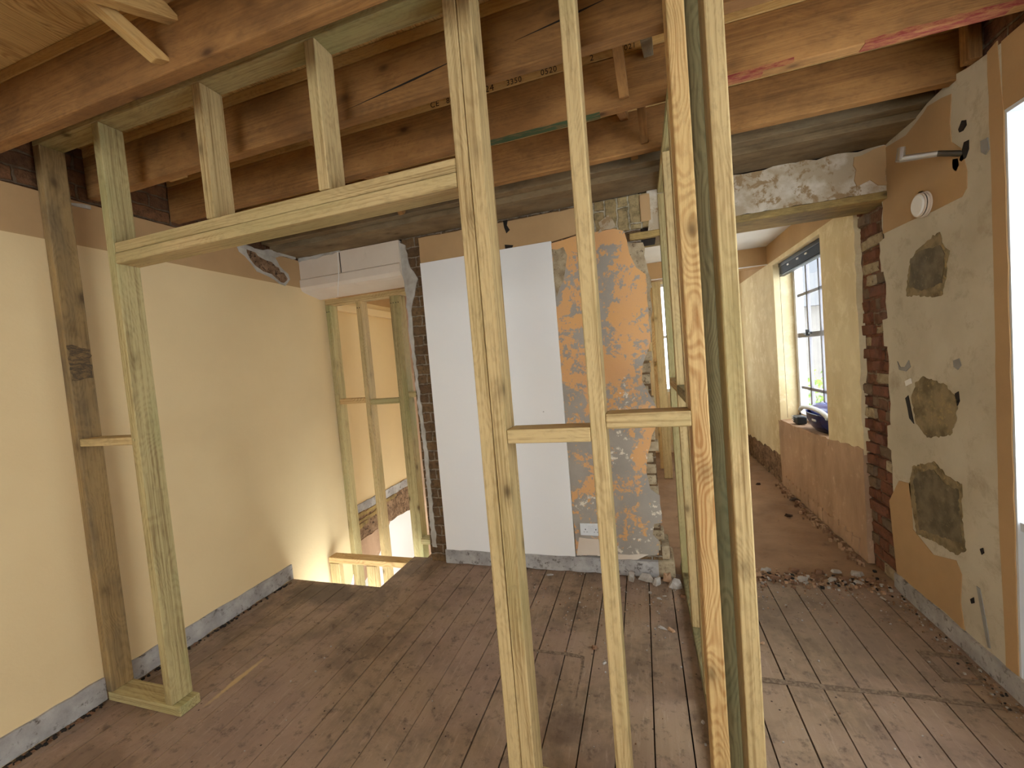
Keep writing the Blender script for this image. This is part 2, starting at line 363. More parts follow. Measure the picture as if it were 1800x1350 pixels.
# ================================================================== THE SETTING
# floor: boards running away from the camera, with open seams
mb = MB(); BW_ = .1412; x = -3.013+.0; k = 0
rd = random.Random(3)
while x < XR+.2:
    gp = rd.choice((.0008, .0012, .002, .0024)) if x < -.8 else .0022
    x0, x1 = max(x+gp, XL-.02), min(x+BW_-gp, XR+.04)
    if x1 > x0:
        yend = 2.46 if x1 < -1.79 else 2.93
        dz = rd.uniform(-.0012, .0012)
        g = rd.uniform(0, .0012)
        mb.box(x0+g, x1-g, YB, yend, -.024+dz, dz, 'floor')
    x += BW_; k += 1
mb.box(XL, -1.80, YB, 2.45, -.2, -.03, 'dark'); mb.box(-1.80, XR, YB, 2.93, -.2, -.03, 'dark')
mb.box(-1.80, -1.785, 2.46, 2.93, -.2, -.004, 'floor'); mb.box(XL, -1.80, 2.45, 2.458, -.2, -.004, 'floor')
floor = struct(mb, 'floor')
mb = MB(); mb.box(0.0, XR+.05, 2.93, 6.6, -.2, -.012, 'floor_dirt'); mb.box(-1.785, 0, 2.93, 3.2, -.2, -.02, 'floor_dirt'); mb.box(XL-.2, 0, 3.0, 6.6, -1.5, -1.4, 'floor_dirt')
fr2 = struct(mb, 'floor'); 
# uneven dirt on the far floor
bm = bmesh.new(); bmesh.ops.create_grid(bm, x_segments=60, y_segments=150, size=.5)
rd = random.Random(11)
from mathutils import noise as mn
for v in bm.verts:
    v.co.x = .06+(v.co.x+.5)*1.33; v.co.y = 2.9+(v.co.y+.5)*3.6
    v.co.z = -.012+.016*mn.fractal(Vector((v.co.x*5, v.co.y*5, 0)), 1, 2, 5)+.012*max(0, 1-abs(v.co.y-3.0)/.14)
mb = MB(); mb.bm.free(); mb.bm = bm; mb.mats = ['floor_dirt']
o = mb.obj('dirt_layer', fr2, True)

# floor marks (parts of the floor surface: stains keep their own outline)
def mark(pxs, mat, name, amp=.01, th=.0012, lift=.0022, parent=floor, seed=1, n=.05):
    mb = MB(); mb.prism(rag(poly('z', lift, pxs), amp, n, 'z', seed), (0, 0, 1), th, mat); return mb.obj(name, parent)
(lambda *a, **k: None)([(497, 1080), (520, 1050), (545, 1030), (640, 1036), (680, 1048), (640, 1068), (575, 1088), (545, 1075)], 'stain_dark', 'dark_stain', .02, seed=2)
(lambda *a, **k: None)([(345, 1245), (352, 1232), (425, 1178), (438, 1172), (425, 1190), (372, 1232)], 'sawdust', 'sawdust_line', .006, seed=3)
for s_, pts in enumerate([[(1338, 1190), (1460, 1204), (1600, 1218), (1790, 1243), (1792, 1252), (1600, 1226), (1450, 1212), (1338, 1198)],
                          [(935, 1141), (1000, 1147), (1026, 1153), (1024, 1157), (990, 1151), (935, 1144)],
                          [(1024, 1153), (1028, 1154), (1014, 1228), (1011, 1228)]]):
    mark(pts, 'stain_seam', 'scuff_line', .002, seed=20+s_)
# hatch mark by the right wall: raised rim
mb = MB()
A = poly('z', .003, [(1609, 1141), (1697, 1153), (1740, 1206), (1660, 1197)]); Bq = poly('z', .003, [(1628, 1150), (1690, 1158), (1722, 1196), (1664, 1189)])
for k in range(4):
    j = (k+1) % 4; mb.prism([A[k], A[j], Bq[j], Bq[k]], (0, 0, 1), .003, 'stain_seam')
hz = mb.obj('floor_hatch'); tag(hz, 'faint square hatch frame let into the floorboards beside right skirting', 'hatch')

# left wall -------------------------------------------------------------
mb = MB()
mb.box(XL-.2, XL, YB-.2, 4.4, -1.5, 2.29, 'cream'); mb.box(XL-.2, XL, YB-.2, 4.4, 2.29, 2.515, 'orange')
mb.box(XL-.2, XL-.03, YB-.2, 4.4, 2.515, 2.9, 'brick_high')
mb.box(XL-.2, XL, 4.4, 6.6, -1.5, 2.9, 'cream')
wl = struct(mb, 'wall_left')
# torn lining paper and hole near the corner
mb = MB()
P = poly('x', XL+.004, [(414, 431), (430, 432), (455, 440), (480, 450), (505, 480), (510, 492), (500, 501), (485, 493), (470, 484), (452, 478), (440, 460)])
mb.prism(rag(P, .012, .04, 'x', 5), (1, 0, 0), .006, 'paper')
P = poly('x', XL+.007, [(432, 438), (446, 441), (455, 452), (478, 462), (500, 482), (507, 491), (499, 498), (480, 484), (458, 474), (446, 464)])
mb.prism(rag(P, .012, .03, 'x', 6), (1, 0, 0), .004, 'lathplaster')
P = poly('x', XL+.012, [(415, 427), (440, 433), (470, 440), (520, 448), (520, 455), (470, 449), (440, 441), (417, 433)])
mb.prism(rag(P, .010, .04, 'x', 7), (1, 0, 0), .014, 'paper')
P = poly('x', XL+.01, [(114, 353), (160, 362), (158, 366), (116, 358)]); mb.prism(rag(P, .006, .03, 'x', 8), (1, 0, 0), .012, 'paper')
P = poly('x', XL+.004, [(0, 399), (62, 411), (62, 413), (0, 401)]); mb.prism(P, (1, 0, 0), .006, 'stain_seam') if False else None
mb.obj('torn_paper_patch', wl)
# the old floor line on the stair side of the left wall
mb = MB()
mb.prism(rag([Vector((XL+.012, 3.17, .295)), Vector((XL+.012, 4.4, .295)), Vector((XL+.012, 4.4, .21)), Vector((XL+.012, 3.17, .215))], .006, .06, 'x', 9), (1, 0, 0), .014, 'render')
mb.prism(rag([Vector((XL+.008, 3.17, .225)), Vector((XL+.008, 4.4, .225)), Vector((XL+.008, 4.4, -.06)), Vector((XL+.008, 3.17, -.06))], .014, .05, 'x', 10), (1, 0, 0), .01, 'lathplaster')
for k in range(4): mb.prism(rag([Vector((XL+.014, 3.17, .20-k*.05)), Vector((XL+.014, 3.9-.25*k, .205-k*.05)), Vector((XL+.014, 3.9-.25*k, .17-k*.05)), Vector((XL+.014, 3.17, .165-k*.05))], .009, .05, 'x', 30+k), (1, 0, 0), .014, 'lath')
mb.prism(rag([Vector((XL+.014, 3.17, -.05)), Vector((XL+.014, 3.75, -.04)), Vector((XL+.014, 3.45, -.36)), Vector((XL+.014, 3.10, -.50))], .01, .06, 'x', 12), (1, 0, 0), .014, 'pinkbrown')
mb.prism([Vector((XL+.006, 3.3, -.05)), Vector((XL+.006, 4.4, -.05)), Vector((XL+.006, 4.4, -1.3)), Vector((XL+.006, 2.9, -1.3)), Vector((XL+.006, 2.9, -.62))], (1, 0, 0), .006, 'board_white')
mb.obj('old_floor_line', wl)
# stair side walls
mb = MB(); mb.box(XL, -2.30, 4.4, 4.6, -1.5, 2.9, 'pinkbrown'); mb.box(-.06, .04, 3.12, 6.6, -1.5, 2.9, 'cream2')
mb.box(XL-.2, -2.3, 6.6, 6.8, -1.5, 2.9, 'cream'); mb.box(-.2, .14, 6.6, 6.8, -1.5, 2.9, 'cream'); mb.box(-2.3, -.2, 6.6, 6.8, -1.5, .1, 'cream'); mb.box(-2.3, -.2, 6.6, 6.8, 2.5, 2.9, 'cream')
mb.box(.14, .30, 6.6, 6.8, -.2, 2.04, 'cream2'); mb.box(.95, XR+.3, 6.6, 6.8, -.2, 2.9, 'cream2'); mb.box(.30, .95, 6.6, 6.8, -.2, .9, 'cream2'); mb.box(.14, .95, 6.6, 6.8, 2.5, 2.9, 'cream2')  # wider opening is added out of view to let light into the far room
struct(mb, 'wall_far')

# right wall ------------------------------------------------------------
XO = XR+.25
W1 = (.0, 2.10, .73, 2.30); W2 = (3.78, 4.97, .70, 2.30)
mb = MB()
mb.box(XR+.035, XO, 2.10, 2.88, -.2, 2.9, 'brick_red'); mb.box(XR+.12, XO, 2.88, 2.985, -.2, 2.9, 'brick_red'); mb.box(XR+.035, XO, 2.985, W2[0], -.2, 2.9, 'brick_red')
mb.box(XR+.034, XO, YB-.2, 0.0, -.2, 2.9, 'brick_high')
mb.box(XR+.05, XO, W1[0], W1[1], -.2, W1[2], 'beige'); mb.box(XR+.034, XO, W1[0], W1[1], W1[3], 2.9, 'brick_high')
mb.box(XR+.034, XO, W2[0], W2[1], -.2, W2[2]-.03, 'brick_high'); mb.box(XR+.034, XO, W2[0], W2[1], W2[3]+.01, 2.9, 'brick_high')
mb.box(XR+.034, XO, W2[1], 6.8, -.2, 2.9, 'brick_high')
wr = struct(mb, 'wall_right')
# plaster skins
def jag_line(p, q, n, amp, seed):
    rd = random.Random(seed); p, q = Vector(p), Vector(q); out = []
    for k in range(n+1):
        w = p.lerp(q, k/n)
        if 0 < k < n: w = w+Vector((0, rd.choice((-1, 1))*rd.uniform(.2, 1)*amp, rd.uniform(-.4, .4)*amp))
        out.append(w)
    return out
# near skin (beige): from the window to the broken edge at the opening, over the window
edge = jag_line((XR, 2.925, .10), (XR, 2.925, 2.53), 46, .012, 4)
top = [Vector((XR, 2.82, 2.535)), Vector((XR, 2.70, 2.56)), Vector((XR, 2.60, 2.54)), Vector((XR, 2.52, 2.56)), Vector((XR, 2.42, 2.565)), Vector((XR, 2.35, 2.58)), Vector((XR, 2.26, 2.56)), Vector((XR, 2.17, 2.55)), Vector((XR, 2.10, 2.545))]
mb = MB(); mb.prism(edge+top+[Vector((XR, 2.10, .10))], (-1, 0, 0), .045, 'beige'); near_skin = mb.obj('plaster_skin', wr)
mb = MB(); mb.box(XR, XR+.04, YB-.2, 2.10, W1[3], 2.55, 'orange'); mb.box(XR, XR+.04, YB-.2, W1[0], .0, W1[3], 'beige')
mb.prism(rag(poly('x', XR-.002, [(1735, 92), (1752, 72), (1764, 200), (1790, 1190), (1768, 1172), (1755, 900), (1745, 420)]), .003, .08, 'x', 3), (-1, 0, 0), .004, 'orange')
mb.obj('bare_plaster_strip', wr)
def rpatch(pxs, mat, name, amp=.008, seed=1, lift=.003, n=.04):
    if 'cement' in name: n = .014; amp = .0055
    mb = MB(); mb.prism(rag(poly('x', XR-lift, pxs), amp, n, 'x', seed), (-1, 0, 0), lift+.002, mat); return mb.obj(name, wr)
rpatch([(1552, 411), (1600, 388), (1640, 371), (1690, 346), (1699, 330), (1699, 300), (1690, 262), (1672, 250), (1669, 215), (1672, 165), (1655, 172), (1630, 187), (1622, 200), (1605, 222), (1592, 238), (1552, 262)], 'orange', 'bare_plaster_upper', .002, 2, n=.2)
rpatch([(1563, 880), (1580, 845), (1600, 850), (1604, 930), (1640, 975), (1680, 985), (1690, 1010), (1688, 1060), (1696, 1110), (1660, 1075), (1577, 1013)], 'orange', 'bare_plaster_lower', .004, 3, n=.2)
rpatch([(1592, 520), (1597, 470), (1610, 440), (1640, 415), (1652, 408), (1655, 430), (1667, 440), (1660, 500), (1654, 522), (1625, 520)], 'patch', 'cement_patch', .006, 4)
rpatch([(1598, 505), (1600, 455), (1615, 440), (1652, 432), (1660, 445), (1655, 497), (1620, 510)], 'stain_dark', 'cement_patch_core', .005, 14, .005)
rpatch([(1602, 700), (1610, 670), (1622, 662), (1660, 675), (1682, 705), (1680, 740), (1670, 765), (1630, 770), (1610, 745)], 'patch', 'cement_patch', .007, 5)
rpatch([(1598, 850), (1604, 820), (1640, 812), (1665, 838), (1690, 850), (1690, 910), (1697, 972), (1680, 975), (1640, 950), (1612, 940), (1604, 900)], 'patch', 'cement_patch', .006, 6)
rpatch([(1605, 845), (1612, 830), (1640, 825), (1660, 850), (1684, 862), (1685, 900), (1690, 955), (1650, 942), (1615, 930)], 'stain_dark', 'cement_patch_core', .006, 16, .005)
rpatch([(1577, 635), (1582, 645), (1590, 645), (1597, 633), (1600, 645), (1592, 653), (1580, 650)], 'patch_grey', 'filler_spot', .002, 7)
rpatch([(1675, 634), (1685, 630), (1689, 642), (1683, 650), (1676, 645)], 'patch_grey', 'filler_spot', .002, 8)
rpatch([(1591, 700), (1596, 695), (1602, 725), (1606, 745), (1598, 735)], 'hole', 'socket_chase', .002, 9)
rpatch([(1590, 670), (1600, 665), (1602, 674), (1592, 679)], 'board_white', 'paper_scrap', .001, 10)
rpatch([(1678, 692), (1684, 688), (1686, 705), (1682, 714)], 'hole', 'screw_hole', .002, 12)
rpatch([(1684, 228), (1690, 212), (1697, 211), (1698, 220), (1692, 230), (1686, 233)], 'hole', 'drilled_hole', .001, 13)
rpatch([(1686, 282), (1694, 250), (1702, 246), (1702, 262), (1697, 277), (1690, 284)], 'hole', 'drilled_hole', .002, 15)
rpatch([(1674, 280), (1684, 278), (1686, 290), (1680, 302), (1674, 296)], 'patch_grey', 'filler_spot', .002, 17)
rpatch([(1723, 248), (1735, 242), (1738, 262), (1732, 272), (1724, 268)], 'patch_grey', 'filler_spot', .003, 18)
rpatch([(1722, 965), (1727, 963), (1729, 972), (1725, 975)], 'hole', 'drilled_hole', .0005, 19); rpatch([(1705, 1053), (1711, 1050), (1712, 1060), (1707, 1061)], 'hole', 'drilled_hole', .001, 21)
rpatch([(1716, 1030), (1722, 1035), (1736, 1110), (1740, 1140), (1736, 1138), (1726, 1085)], 'patch_grey', 'smear', .001, 22)
rpatch([(1574, 860), (1574, 790), (1587, 800), (1588, 862)], 'board_white', 'paint_run', .003, 23) if False else None
# tabs of plaster left standing on the brick beyond the broken edge
mb = MB()
for z0, z1 in ((1.85, 2.05), (1.42, 1.6), (.82, .98)):
    mb.prism(rag([Vector((XR+.008, 2.90, z0)), Vector((XR+.008, 2.985, z0+.01)), Vector((XR+.008, 2.985, z1-.02)), Vector((XR+.008, 2.90, z1))], .006, .04, 'x', int(z0*99)), (-1, 0, 0), .025, 'beige')
mb.obj('plaster_tab', wr)
# far skin of the right wall (cream), up to the broken edge y=3.27
edge = jag_line((XR, 3.255, .70), (XR, 3.255, 2.34), 26, .012, 8)
mb = MB(); mb.prism(edge+[Vector((XR, W2[0], 2.34)), Vector((XR, W2[0], .70))], (-1, 0, 0), .036, 'cream2')
mb.box(XR, XR+.036, W2[0], W2[1], W2[3], 2.34, 'cream2'); mb.box(XR, XR+.036, W2[1], 6.6, .0, 2.34, 'cream2'); mb.box(XR, XR+.036, 3.24, 6.6, 2.34, 2.56, 'orange')
mb.obj('plaster_skin', wr)
mb = MB()
P = [Vector((XR-.004, 3.25, .0)), Vector((XR-.004, 3.25, .765)), Vector((XR-.004, 3.80, .725)), Vector((XR-.004, 4.4, .705)), Vector((XR-.004, 5.02, .675)), Vector((XR-.004, 5.02, .0))]
mb.prism(rag(P, .007, .04, 'x', 77), (-1, 0, 0), .036, 'pinkbrown')
mb.prism(rag([Vector((XR-.006, 5.02, 0)), Vector((XR-.006, 5.02, .30)), Vector((XR-.006, 6.6, .26)), Vector((XR-.006, 6.6, 0))], .02, .07, 'x', 78), (-1, 0, 0), .03, 'lathplaster')
for k in range(16):
    y_ = 3.35+k*.1; mb.prism(rag([Vector((XR-.012, y_, .0)), Vector((XR-.012, y_+.1, .0)), Vector((XR-.012, y_+.1, .10)), Vector((XR-.012, y_, .12))], .012, .04, 'x', 90+k), (-1, 0, 0), .013, 'pinkbrown')
mb.obj('bare_undercoat_panel', wr)
# brick nib toothing where the old cross wall was cut back
mb = MB(); rd = random.Random(5); z = .0; i = 0
while z < 2.26:
    y = 2.965-(.03 if i % 2 else 0)
    while y < 3.24:
        w = rd.choice((.10, .105, .21)) if i % 2 else rd.choice((.07, .10, .16)); y1 = min(y+w-.012, 3.25); y0 = max(y, 2.955)
        if y1-y0 > .02 and rd.random() > .12:
            dp = rd.uniform(.004, .028); mt = rd.choice(('brick_plain', 'brick_plain', 'brick_plain', 'brick_worn', 'stone'))
            v0 = len(mb.bm.verts); mb.box(XR+.036-dp, XR+.05, y0, y1, z+.006, z+.066, mt, .006)
            for vv in list(mb.bm.verts)[v0:]:
                if vv.co.x < XR+.04: vv.co += Vector((rd.uniform(-.004, .006), rd.uniform(-.005, .005), rd.uniform(-.005, .005)))
        y += w
    z += .075; i += 1
mb.obj('brick_toothing', wr)

# rear wall with a wide window
mb = MB()
mb.box(XL, -1.7, YB-.2, YB, -.2, 2.9, 'cream'); mb.box(.35, XR, YB-.2, YB, -.2, 2.9, 'cream'); mb.box(-1.7, .35, YB-.2, YB, -.2, .6, 'cream'); mb.box(-1.7, .35, YB-.2, YB, 2.4, 2.9, 'cream')
struct(mb, 'wall_rear')

# back wall between the rooms: the pier ---------------------------------
mb = MB()
mb.box(-1.70, .05, YW+.02, 3.12, -.1, 2.9, 'brick_dark')
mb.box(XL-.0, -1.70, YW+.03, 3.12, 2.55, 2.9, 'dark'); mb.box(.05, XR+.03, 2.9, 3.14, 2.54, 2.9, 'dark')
wb = struct(mb, 'wall_back')
mb = MB(); mb.box(-1.545, -.535, YW-.008, YW+.021, .105, 2.325, 'board_white', .002); mb.obj('plasterboard_sheet', wb)
mb = MB(); P = [Vector((-1.545, YW+.002, 2.32)), Vector((-1.545, YW+.002, 2.515)), Vector((-.27, YW+.002, 2.515)), Vector((-.27, YW+.002, 2.36)), Vector((-.535, YW+.002, 2.32))]
mb.prism(rag(P, .003, .06, 'y', 41), (0, -1, 0), .02, 'orange'); mb.obj('bare_plaster_band', wb)
mb = MB()
P = poly('y', YW, [(968, 428), (1010, 415), (1046, 408), (1078, 402), (1097, 406), (1102, 423), (1106, 445), (1118, 470), (1135, 482), (1140, 546), (1144, 600), (1130, 640), (1128, 668), (1140, 690), (1152, 712),
     (1156, 745), (1146, 765), (1138, 800), (1136, 830), (1143, 860), (1160, 872), (1164, 919), (1150, 921), (1147, 940), (1158, 950), (1158, 975), (1140, 977), (1013, 977)])
mb.prism(rag(P, .004, .06, 'y', 42), (0, -1, 0), .022, 'mottle'); mb.obj('mottled_plaster', wb)
mb = MB(); P = poly('y', YW-.003, [(1018, 945), (1052, 948), (1058, 976), (1014, 976)]); mb.prism(rag(P, .003, .06, 'y', 43), (0, -1, 0), .006, 'white_box')
P = poly('y', YW-.003, [(970, 440), (992, 432), (997, 450), (994, 480), (985, 505), (978, 520), (974, 480)]); mb.prism(rag(P, .01, .04, 'y', 44), (0, -1, 0), .005, 'stone')
P = poly('y', YW-.004, [(1075, 975), (1140, 975), (1120, 984), (1060, 985)]); mb.prism(rag(P, .004, .05, 'y', 48), (0, -1, 0), .006, 'white_box')
mb.obj('filler_patch', wb)
mb = MB(); P = poly('y', YW-.001, [(884, 388), (892, 387), (891, 396), (896, 404), (890, 410), (886, 400)]); mb.prism(P, (0, -1, 0), .004, 'hole')
P = poly('y', YW-.001, [(887, 430), (902, 431), (900, 436), (888, 437)]); mb.prism(P, (0, -1, 0), .004, 'hole'); mb.obj('plaster_crack', wb)
mb = MB(); P = poly('y', YW+.008, [(1100, 425), (1131, 425), (1134, 450), (1142, 480), (1146, 560), (1146, 600), (1120, 600), (1104, 480)]); mb.prism(rag(P, .008, .04, 'y', 45), (0, -1, 0), .02, 'stone')
# exposed grey bricks down the broken right edge
rd = random.Random(9); z = .1; i = 0
while z < 2.2:
    x1 = .05+rd.uniform(-.02, .012)+(.0 if i % 2 else .012)
    if .15 < z < 1.9: mb.box(-.16, x1, YW+.006+rd.uniform(0, .008), YW+.1, z+.005, z+.068, 'stone', .006)
    z += .075; i += 1
mb.box(-.02, .125, YW-.01, 3.12, .0, .11, 'stone', .012); mb.box(.0, .10, YW+.03, 3.12, .11, .2, 'stone', .01)
mb.obj('exposed_brick_edge', wb)
mb = MB(); mb.box(-.285, .13, YW+.004, YW+.2, 2.315, 2.53, 'brick_soldier', .006); mb.box(.055, .12, YW-.004, YW+.02, 2.35, 2.52, 'orange', .006)
P = [Vector((-.21, YW-.002, 2.33)), Vector((-.2, YW-.002, 2.40)), Vector((-.15, YW-.002, 2.43)), Vector((-.1, YW-.002, 2.36)), Vector((-.13, YW-.002, 2.33))]
mb.prism(rag(P, .01, .03, 'y', 49), (0, -1, 0), .008, 'white_rough')
mb.obj('soldier_course', wb)
# ragged plaster fringe on the pier's left edge
mb = MB()
P = poly('y', YW+.012, [(700, 427), (712, 430), (716, 455), (722, 470), (735, 490), (728, 520), (722, 545), (727, 600), (736, 680), (745, 745), (752, 800), (759, 880), (768, 962), (760, 962), (752, 880), (745, 800), (738, 745), (731, 680), (721, 600), (715, 545), (712, 505), (704, 470)])
mb.prism(rag(P, .006, .028, 'y', 46), (0, -1, 0), .012, 'paper'); mb.obj('torn_plaster_fringe', wb)

# white boxed beam over the stair opening
mb = MB(); bm = mb.bm; prof = [(YW-.005, 2.53), (YW-.005, 2.36), (YW-.018, 2.35), (YW-.018, 2.29), (YW-.002, 2.262), (YW+.03, 2.25), (YW+.20, 2.215), (YW+.22, 2.22), (YW+.22, 2.53)]
i = mb.mi('white_box'); A = [bm.verts.new((XL, y, z)) for y, z in prof]; B_ = [bm.verts.new((-1.715, y, z)) for y, z in prof]
bm.faces.new(A); bm.faces.new(B_[::-1])
for k in range(len(prof)): j = (k+1) % len(prof); bm.faces.new((A[k], A[j], B_[j], B_[k]))
P = [Vector((XL, YW-.012, 2.50)), Vector((-2.25, YW-.012, 2.52)), Vector((-2.25, YW-.012, 2.545)), Vector((XL, YW-.012, 2.535))]; mb.prism(rag(P, .008, .04, 'y', 50), (0, -1, 0), .02, 'paper')
mb.box(-2.262, -2.256, YW-.0075, YW, 2.30, 2.52, 'dark')
struct(mb, 'trim_1')
# lintel over the opening between rooms
mb = MB(); P = [Vector((.10, YW-.002, 2.29)), Vector((.10, YW-.002, 2.53)), Vector((XR+.03, YW-.002, 2.53)), Vector((XR+.03, YW-.002, 2.285))]
mb.prism(rag(P, .008, .05, 'y', 51), (0, -1, 0), .25, 'white_rough')
P = [Vector((1.20, YW-.008, 2.33)), Vector((1.20, YW-.008, 2.50)), Vector((XR+.0, YW-.008, 2.52)), Vector((XR+.0, YW-.008, 2.31)), Vector((1.27, YW-.008, 2.36))]; mb.prism(rag(P, .012, .04, 'y', 52), (0, -1, 0), .01, 'orange')
lint = struct(mb, 'trim_2')
o = timber('lintel_board', -.02, XR+.03, YW-.004, YW+.27, 2.245, 2.287, 'lath'); child_world(o, lint)
o = timber('lintel_end_gap', -.14, .14, YW+.03, YW+.2, 2.24, 2.32, 'dark'); child_world(o, lint)  # near-black block makes the gap beside the lintel dark

# ceilings
mb = MB(); yb = YB; x = XL-.2; rd = random.Random(2)
while x < XR+.3:
    w = .195; mb.box(x+.001, min(x+w-.001, XR+.32), YB-.2, 3.1, 2.806, 2.83, 'deck', .001); x += w
ceil = struct(mb, 'ceiling')
# boards run away from the camera: grain along Y needs its own objects
for ob in (ceil,):
    ob.rotation_euler = (0, 0, math.pi/2)
    for v in ob.data.vertices: v.co = Vector((v.co.y, -v.co.x, v.co.z))
mb = MB(); mb.box(.04, XR+.3, 3.1, 6.8, 2.535, 2.6, 'white_ceiling'); mb.box(-2.87, .04, 3.1, 6.8, 2.62, 2.7, 'white_ceiling')
mb.box(.04, XR+.02, 5.15, 5.35, 2.34, 2.54, 'orange'); mb.box(.04, XR+.02, 5.14, 5.15, 2.335, 2.345, 'board_white')
struct(mb, 'ceiling')

# baseboards: strips of bare grey render where the skirting was
def base(name, pts, nrm, th):
    mb = MB(); mb.prism(pts, nrm, th, 'render'); return struct(mb, name)
def strip(fixed, ax, a, b, z0, z1, nrm, th, name, seed):
    rd = random.Random(seed); n = int(abs(b-a)/.06); top, bot = [], []
    for k in range(n+1):
        u = a+(b-a)*k/n; zt = z1+rd.uniform(-.004, .004); zb = z0+max(0, rd.uniform(-.012, .01))
        top.append(Vector((fixed, u, zt)) if ax == 'x' else Vector((u, fixed, zt))); bot.append(Vector((fixed, u, zb)) if ax == 'x' else Vector((u, fixed, zb)))
    return base(name, top+bot[::-1], nrm, th)
strip(XL+.014, 'x', YB, 1.283, .006, .122, (1, 0, 0), .016, 'baseboard_left', 1)
strip(XL+.014, 'x', 1.382, 2.455, .006, .118, (1, 0, 0), .016, 'baseboard_left', 2)
strip(XR-.012, 'x', YB, 2.93, .004, .10, (-1, 0, 0), .014, 'baseboard_right', 3)
strip(YW-.012, 'y', -1.555, .02, .004, .112, (0, -1, 0), .03, 'baseboard_back', 4)
o = MB(); P = poly('x', XL+.014, [(500, 996), (512, 1003), (545, 1022), (517, 1022)]); 

# window 1 (beside the camera, only its far reveal shows)
def window(name, y0, y1, z0, z1, cols, rows, mid, xf=XR+.17):
    mb = MB(); f = .055
    mb.box(xf, xf+.07, y0, y0+f, z0, z1, 'upvc', .004); mb.box(xf, xf+.07, y1-f, y1, z0, z1, 'upvc', .004)
    mb.box(xf, xf+.07, y0, y1, z0, z0+f, 'upvc', .004); mb.box(xf, xf+.07, y0, y1, z1-f, z1, 'upvc', .004)
    w = struct(mb, name)
    mb = MB(); zm = z0+(z1-z0)*mid
    mb.box(xf+.008, xf+.05, y0+f, y1-f, zm-.024, zm+.024, 'bars', .003)
    for k in range(1, cols): y = y0+(y1-y0)*k/cols; mb.box(xf+.018, xf+.044, y-.015, y+.015, z0+f, z1-f, 'bars', .002)
    for q in rows: z = z0+(z1-z0)*q; mb.box(xf+.018, xf+.044, y0+f, y1-f, z-.014, z+.014, 'bars', .002)
    mb.obj('glazing_bars', w)
    mb = MB(); mb.box(xf+.029, xf+.033, y0+f, y1-f, z0+f, z1-f, 'glass'); mb.obj('window_pane', w)
    return w
mb = MB()
mb.box(XR+.002, XO, 2.086, 2.0995, .09, 2.2845, 'white_reveal'); mb.box(XR+.002, XO, .0, 2.10, 2.285, 2.2995, 'white_reveal'); mb.box(XR+.01, XO, .0, 2.10, .70, .732, 'white_reveal')
wn = struct(mb, 'window_1'); mb = MB()
xf = XR+.17
for a_, b_, c_, d_ in ((.0, .06, .74, 2.28), (2.02, 2.08, .74, 2.28), (.98, 1.04, .74, 2.28), (.0, 2.08, .74, .80), (.0, 2.08, 2.22, 2.28)): mb.box(xf, xf+.06, a_, b_, c_, d_, 'upvc', .004)
mb.obj('window_frame', wn); mb = MB(); mb.box(xf+.026, xf+.03, .06, 2.02, .80, 2.22, 'glass'); mb.obj('window_pane', wn)
w2 = window('window_2', 3.79, 4.96, .71, 2.30, 4, (.2, .78), .53)
mb = MB(); mb.box(XR+.001, XR+.249, 4.962, 4.985, .67, 2.31, 'cream2'); mb.box(XR+.001, XR+.249, 3.765, 3.788, .69, 2.31, 'cream2'); mb.box(XR+.001, XR+.249, 3.77, 4.98, 2.301, 2.32, 'cream2'); mb.obj('window_reveal', w2)
mb = MB(); P = [Vector((XR-.006, 3.79, .705)), Vector((XR-.006, 4.96, .695)), Vector((XR+.24, 4.96, .70)), Vector((XR+.24, 3.79, .705))]; mb.prism(rag(P, .006, .05, 'z', 60), (0, 0, 1), .04, 'pinkbrown'); mb.obj('window_sill', w2)
mb = MB(); mb.box(XR+.13, XR+.146, 4.45, 4.62, 1.555, 1.575, 'plastic_black', .003); mb.box(XR+.12, XR+.15, 4.52, 4.54, 1.54, 1.60, 'plastic_black', .003); mb.obj('window_stay', w2)
# far window, with a wider unseen one added to brighten the far room
mb = MB(); mb.box(.14, .30, 6.64, 6.70, 2.04, 2.08, 'lath'); mb.box(.30, .34, 6.64, 6.7, .9, 2.5, 'upvc'); mb.box(.91, .95, 6.64, 6.7, .9, 2.5, 'upvc'); mb.box(.34, .91, 6.64, 6.7, .9, .94, 'upvc'); mb.box(.14, .95, 6.64, 6.7, 2.46, 2.5, 'upvc'); mb.box(.34, .91, 6.64, 6.7, 1.7, 1.74, 'upvc'); mb.box(.61, .635, 6.65, 6.69, .94, 2.46, 'upvc')
w3 = struct(mb, 'window_3_plus_added'); mb = MB(); mb.box(.14, .30, 6.665, 6.67, 2.08, 2.46, 'glass'); mb.box(.34, .91, 6.665, 6.67, .94, 2.46, 'glass'); mb.obj('window_pane', w3)

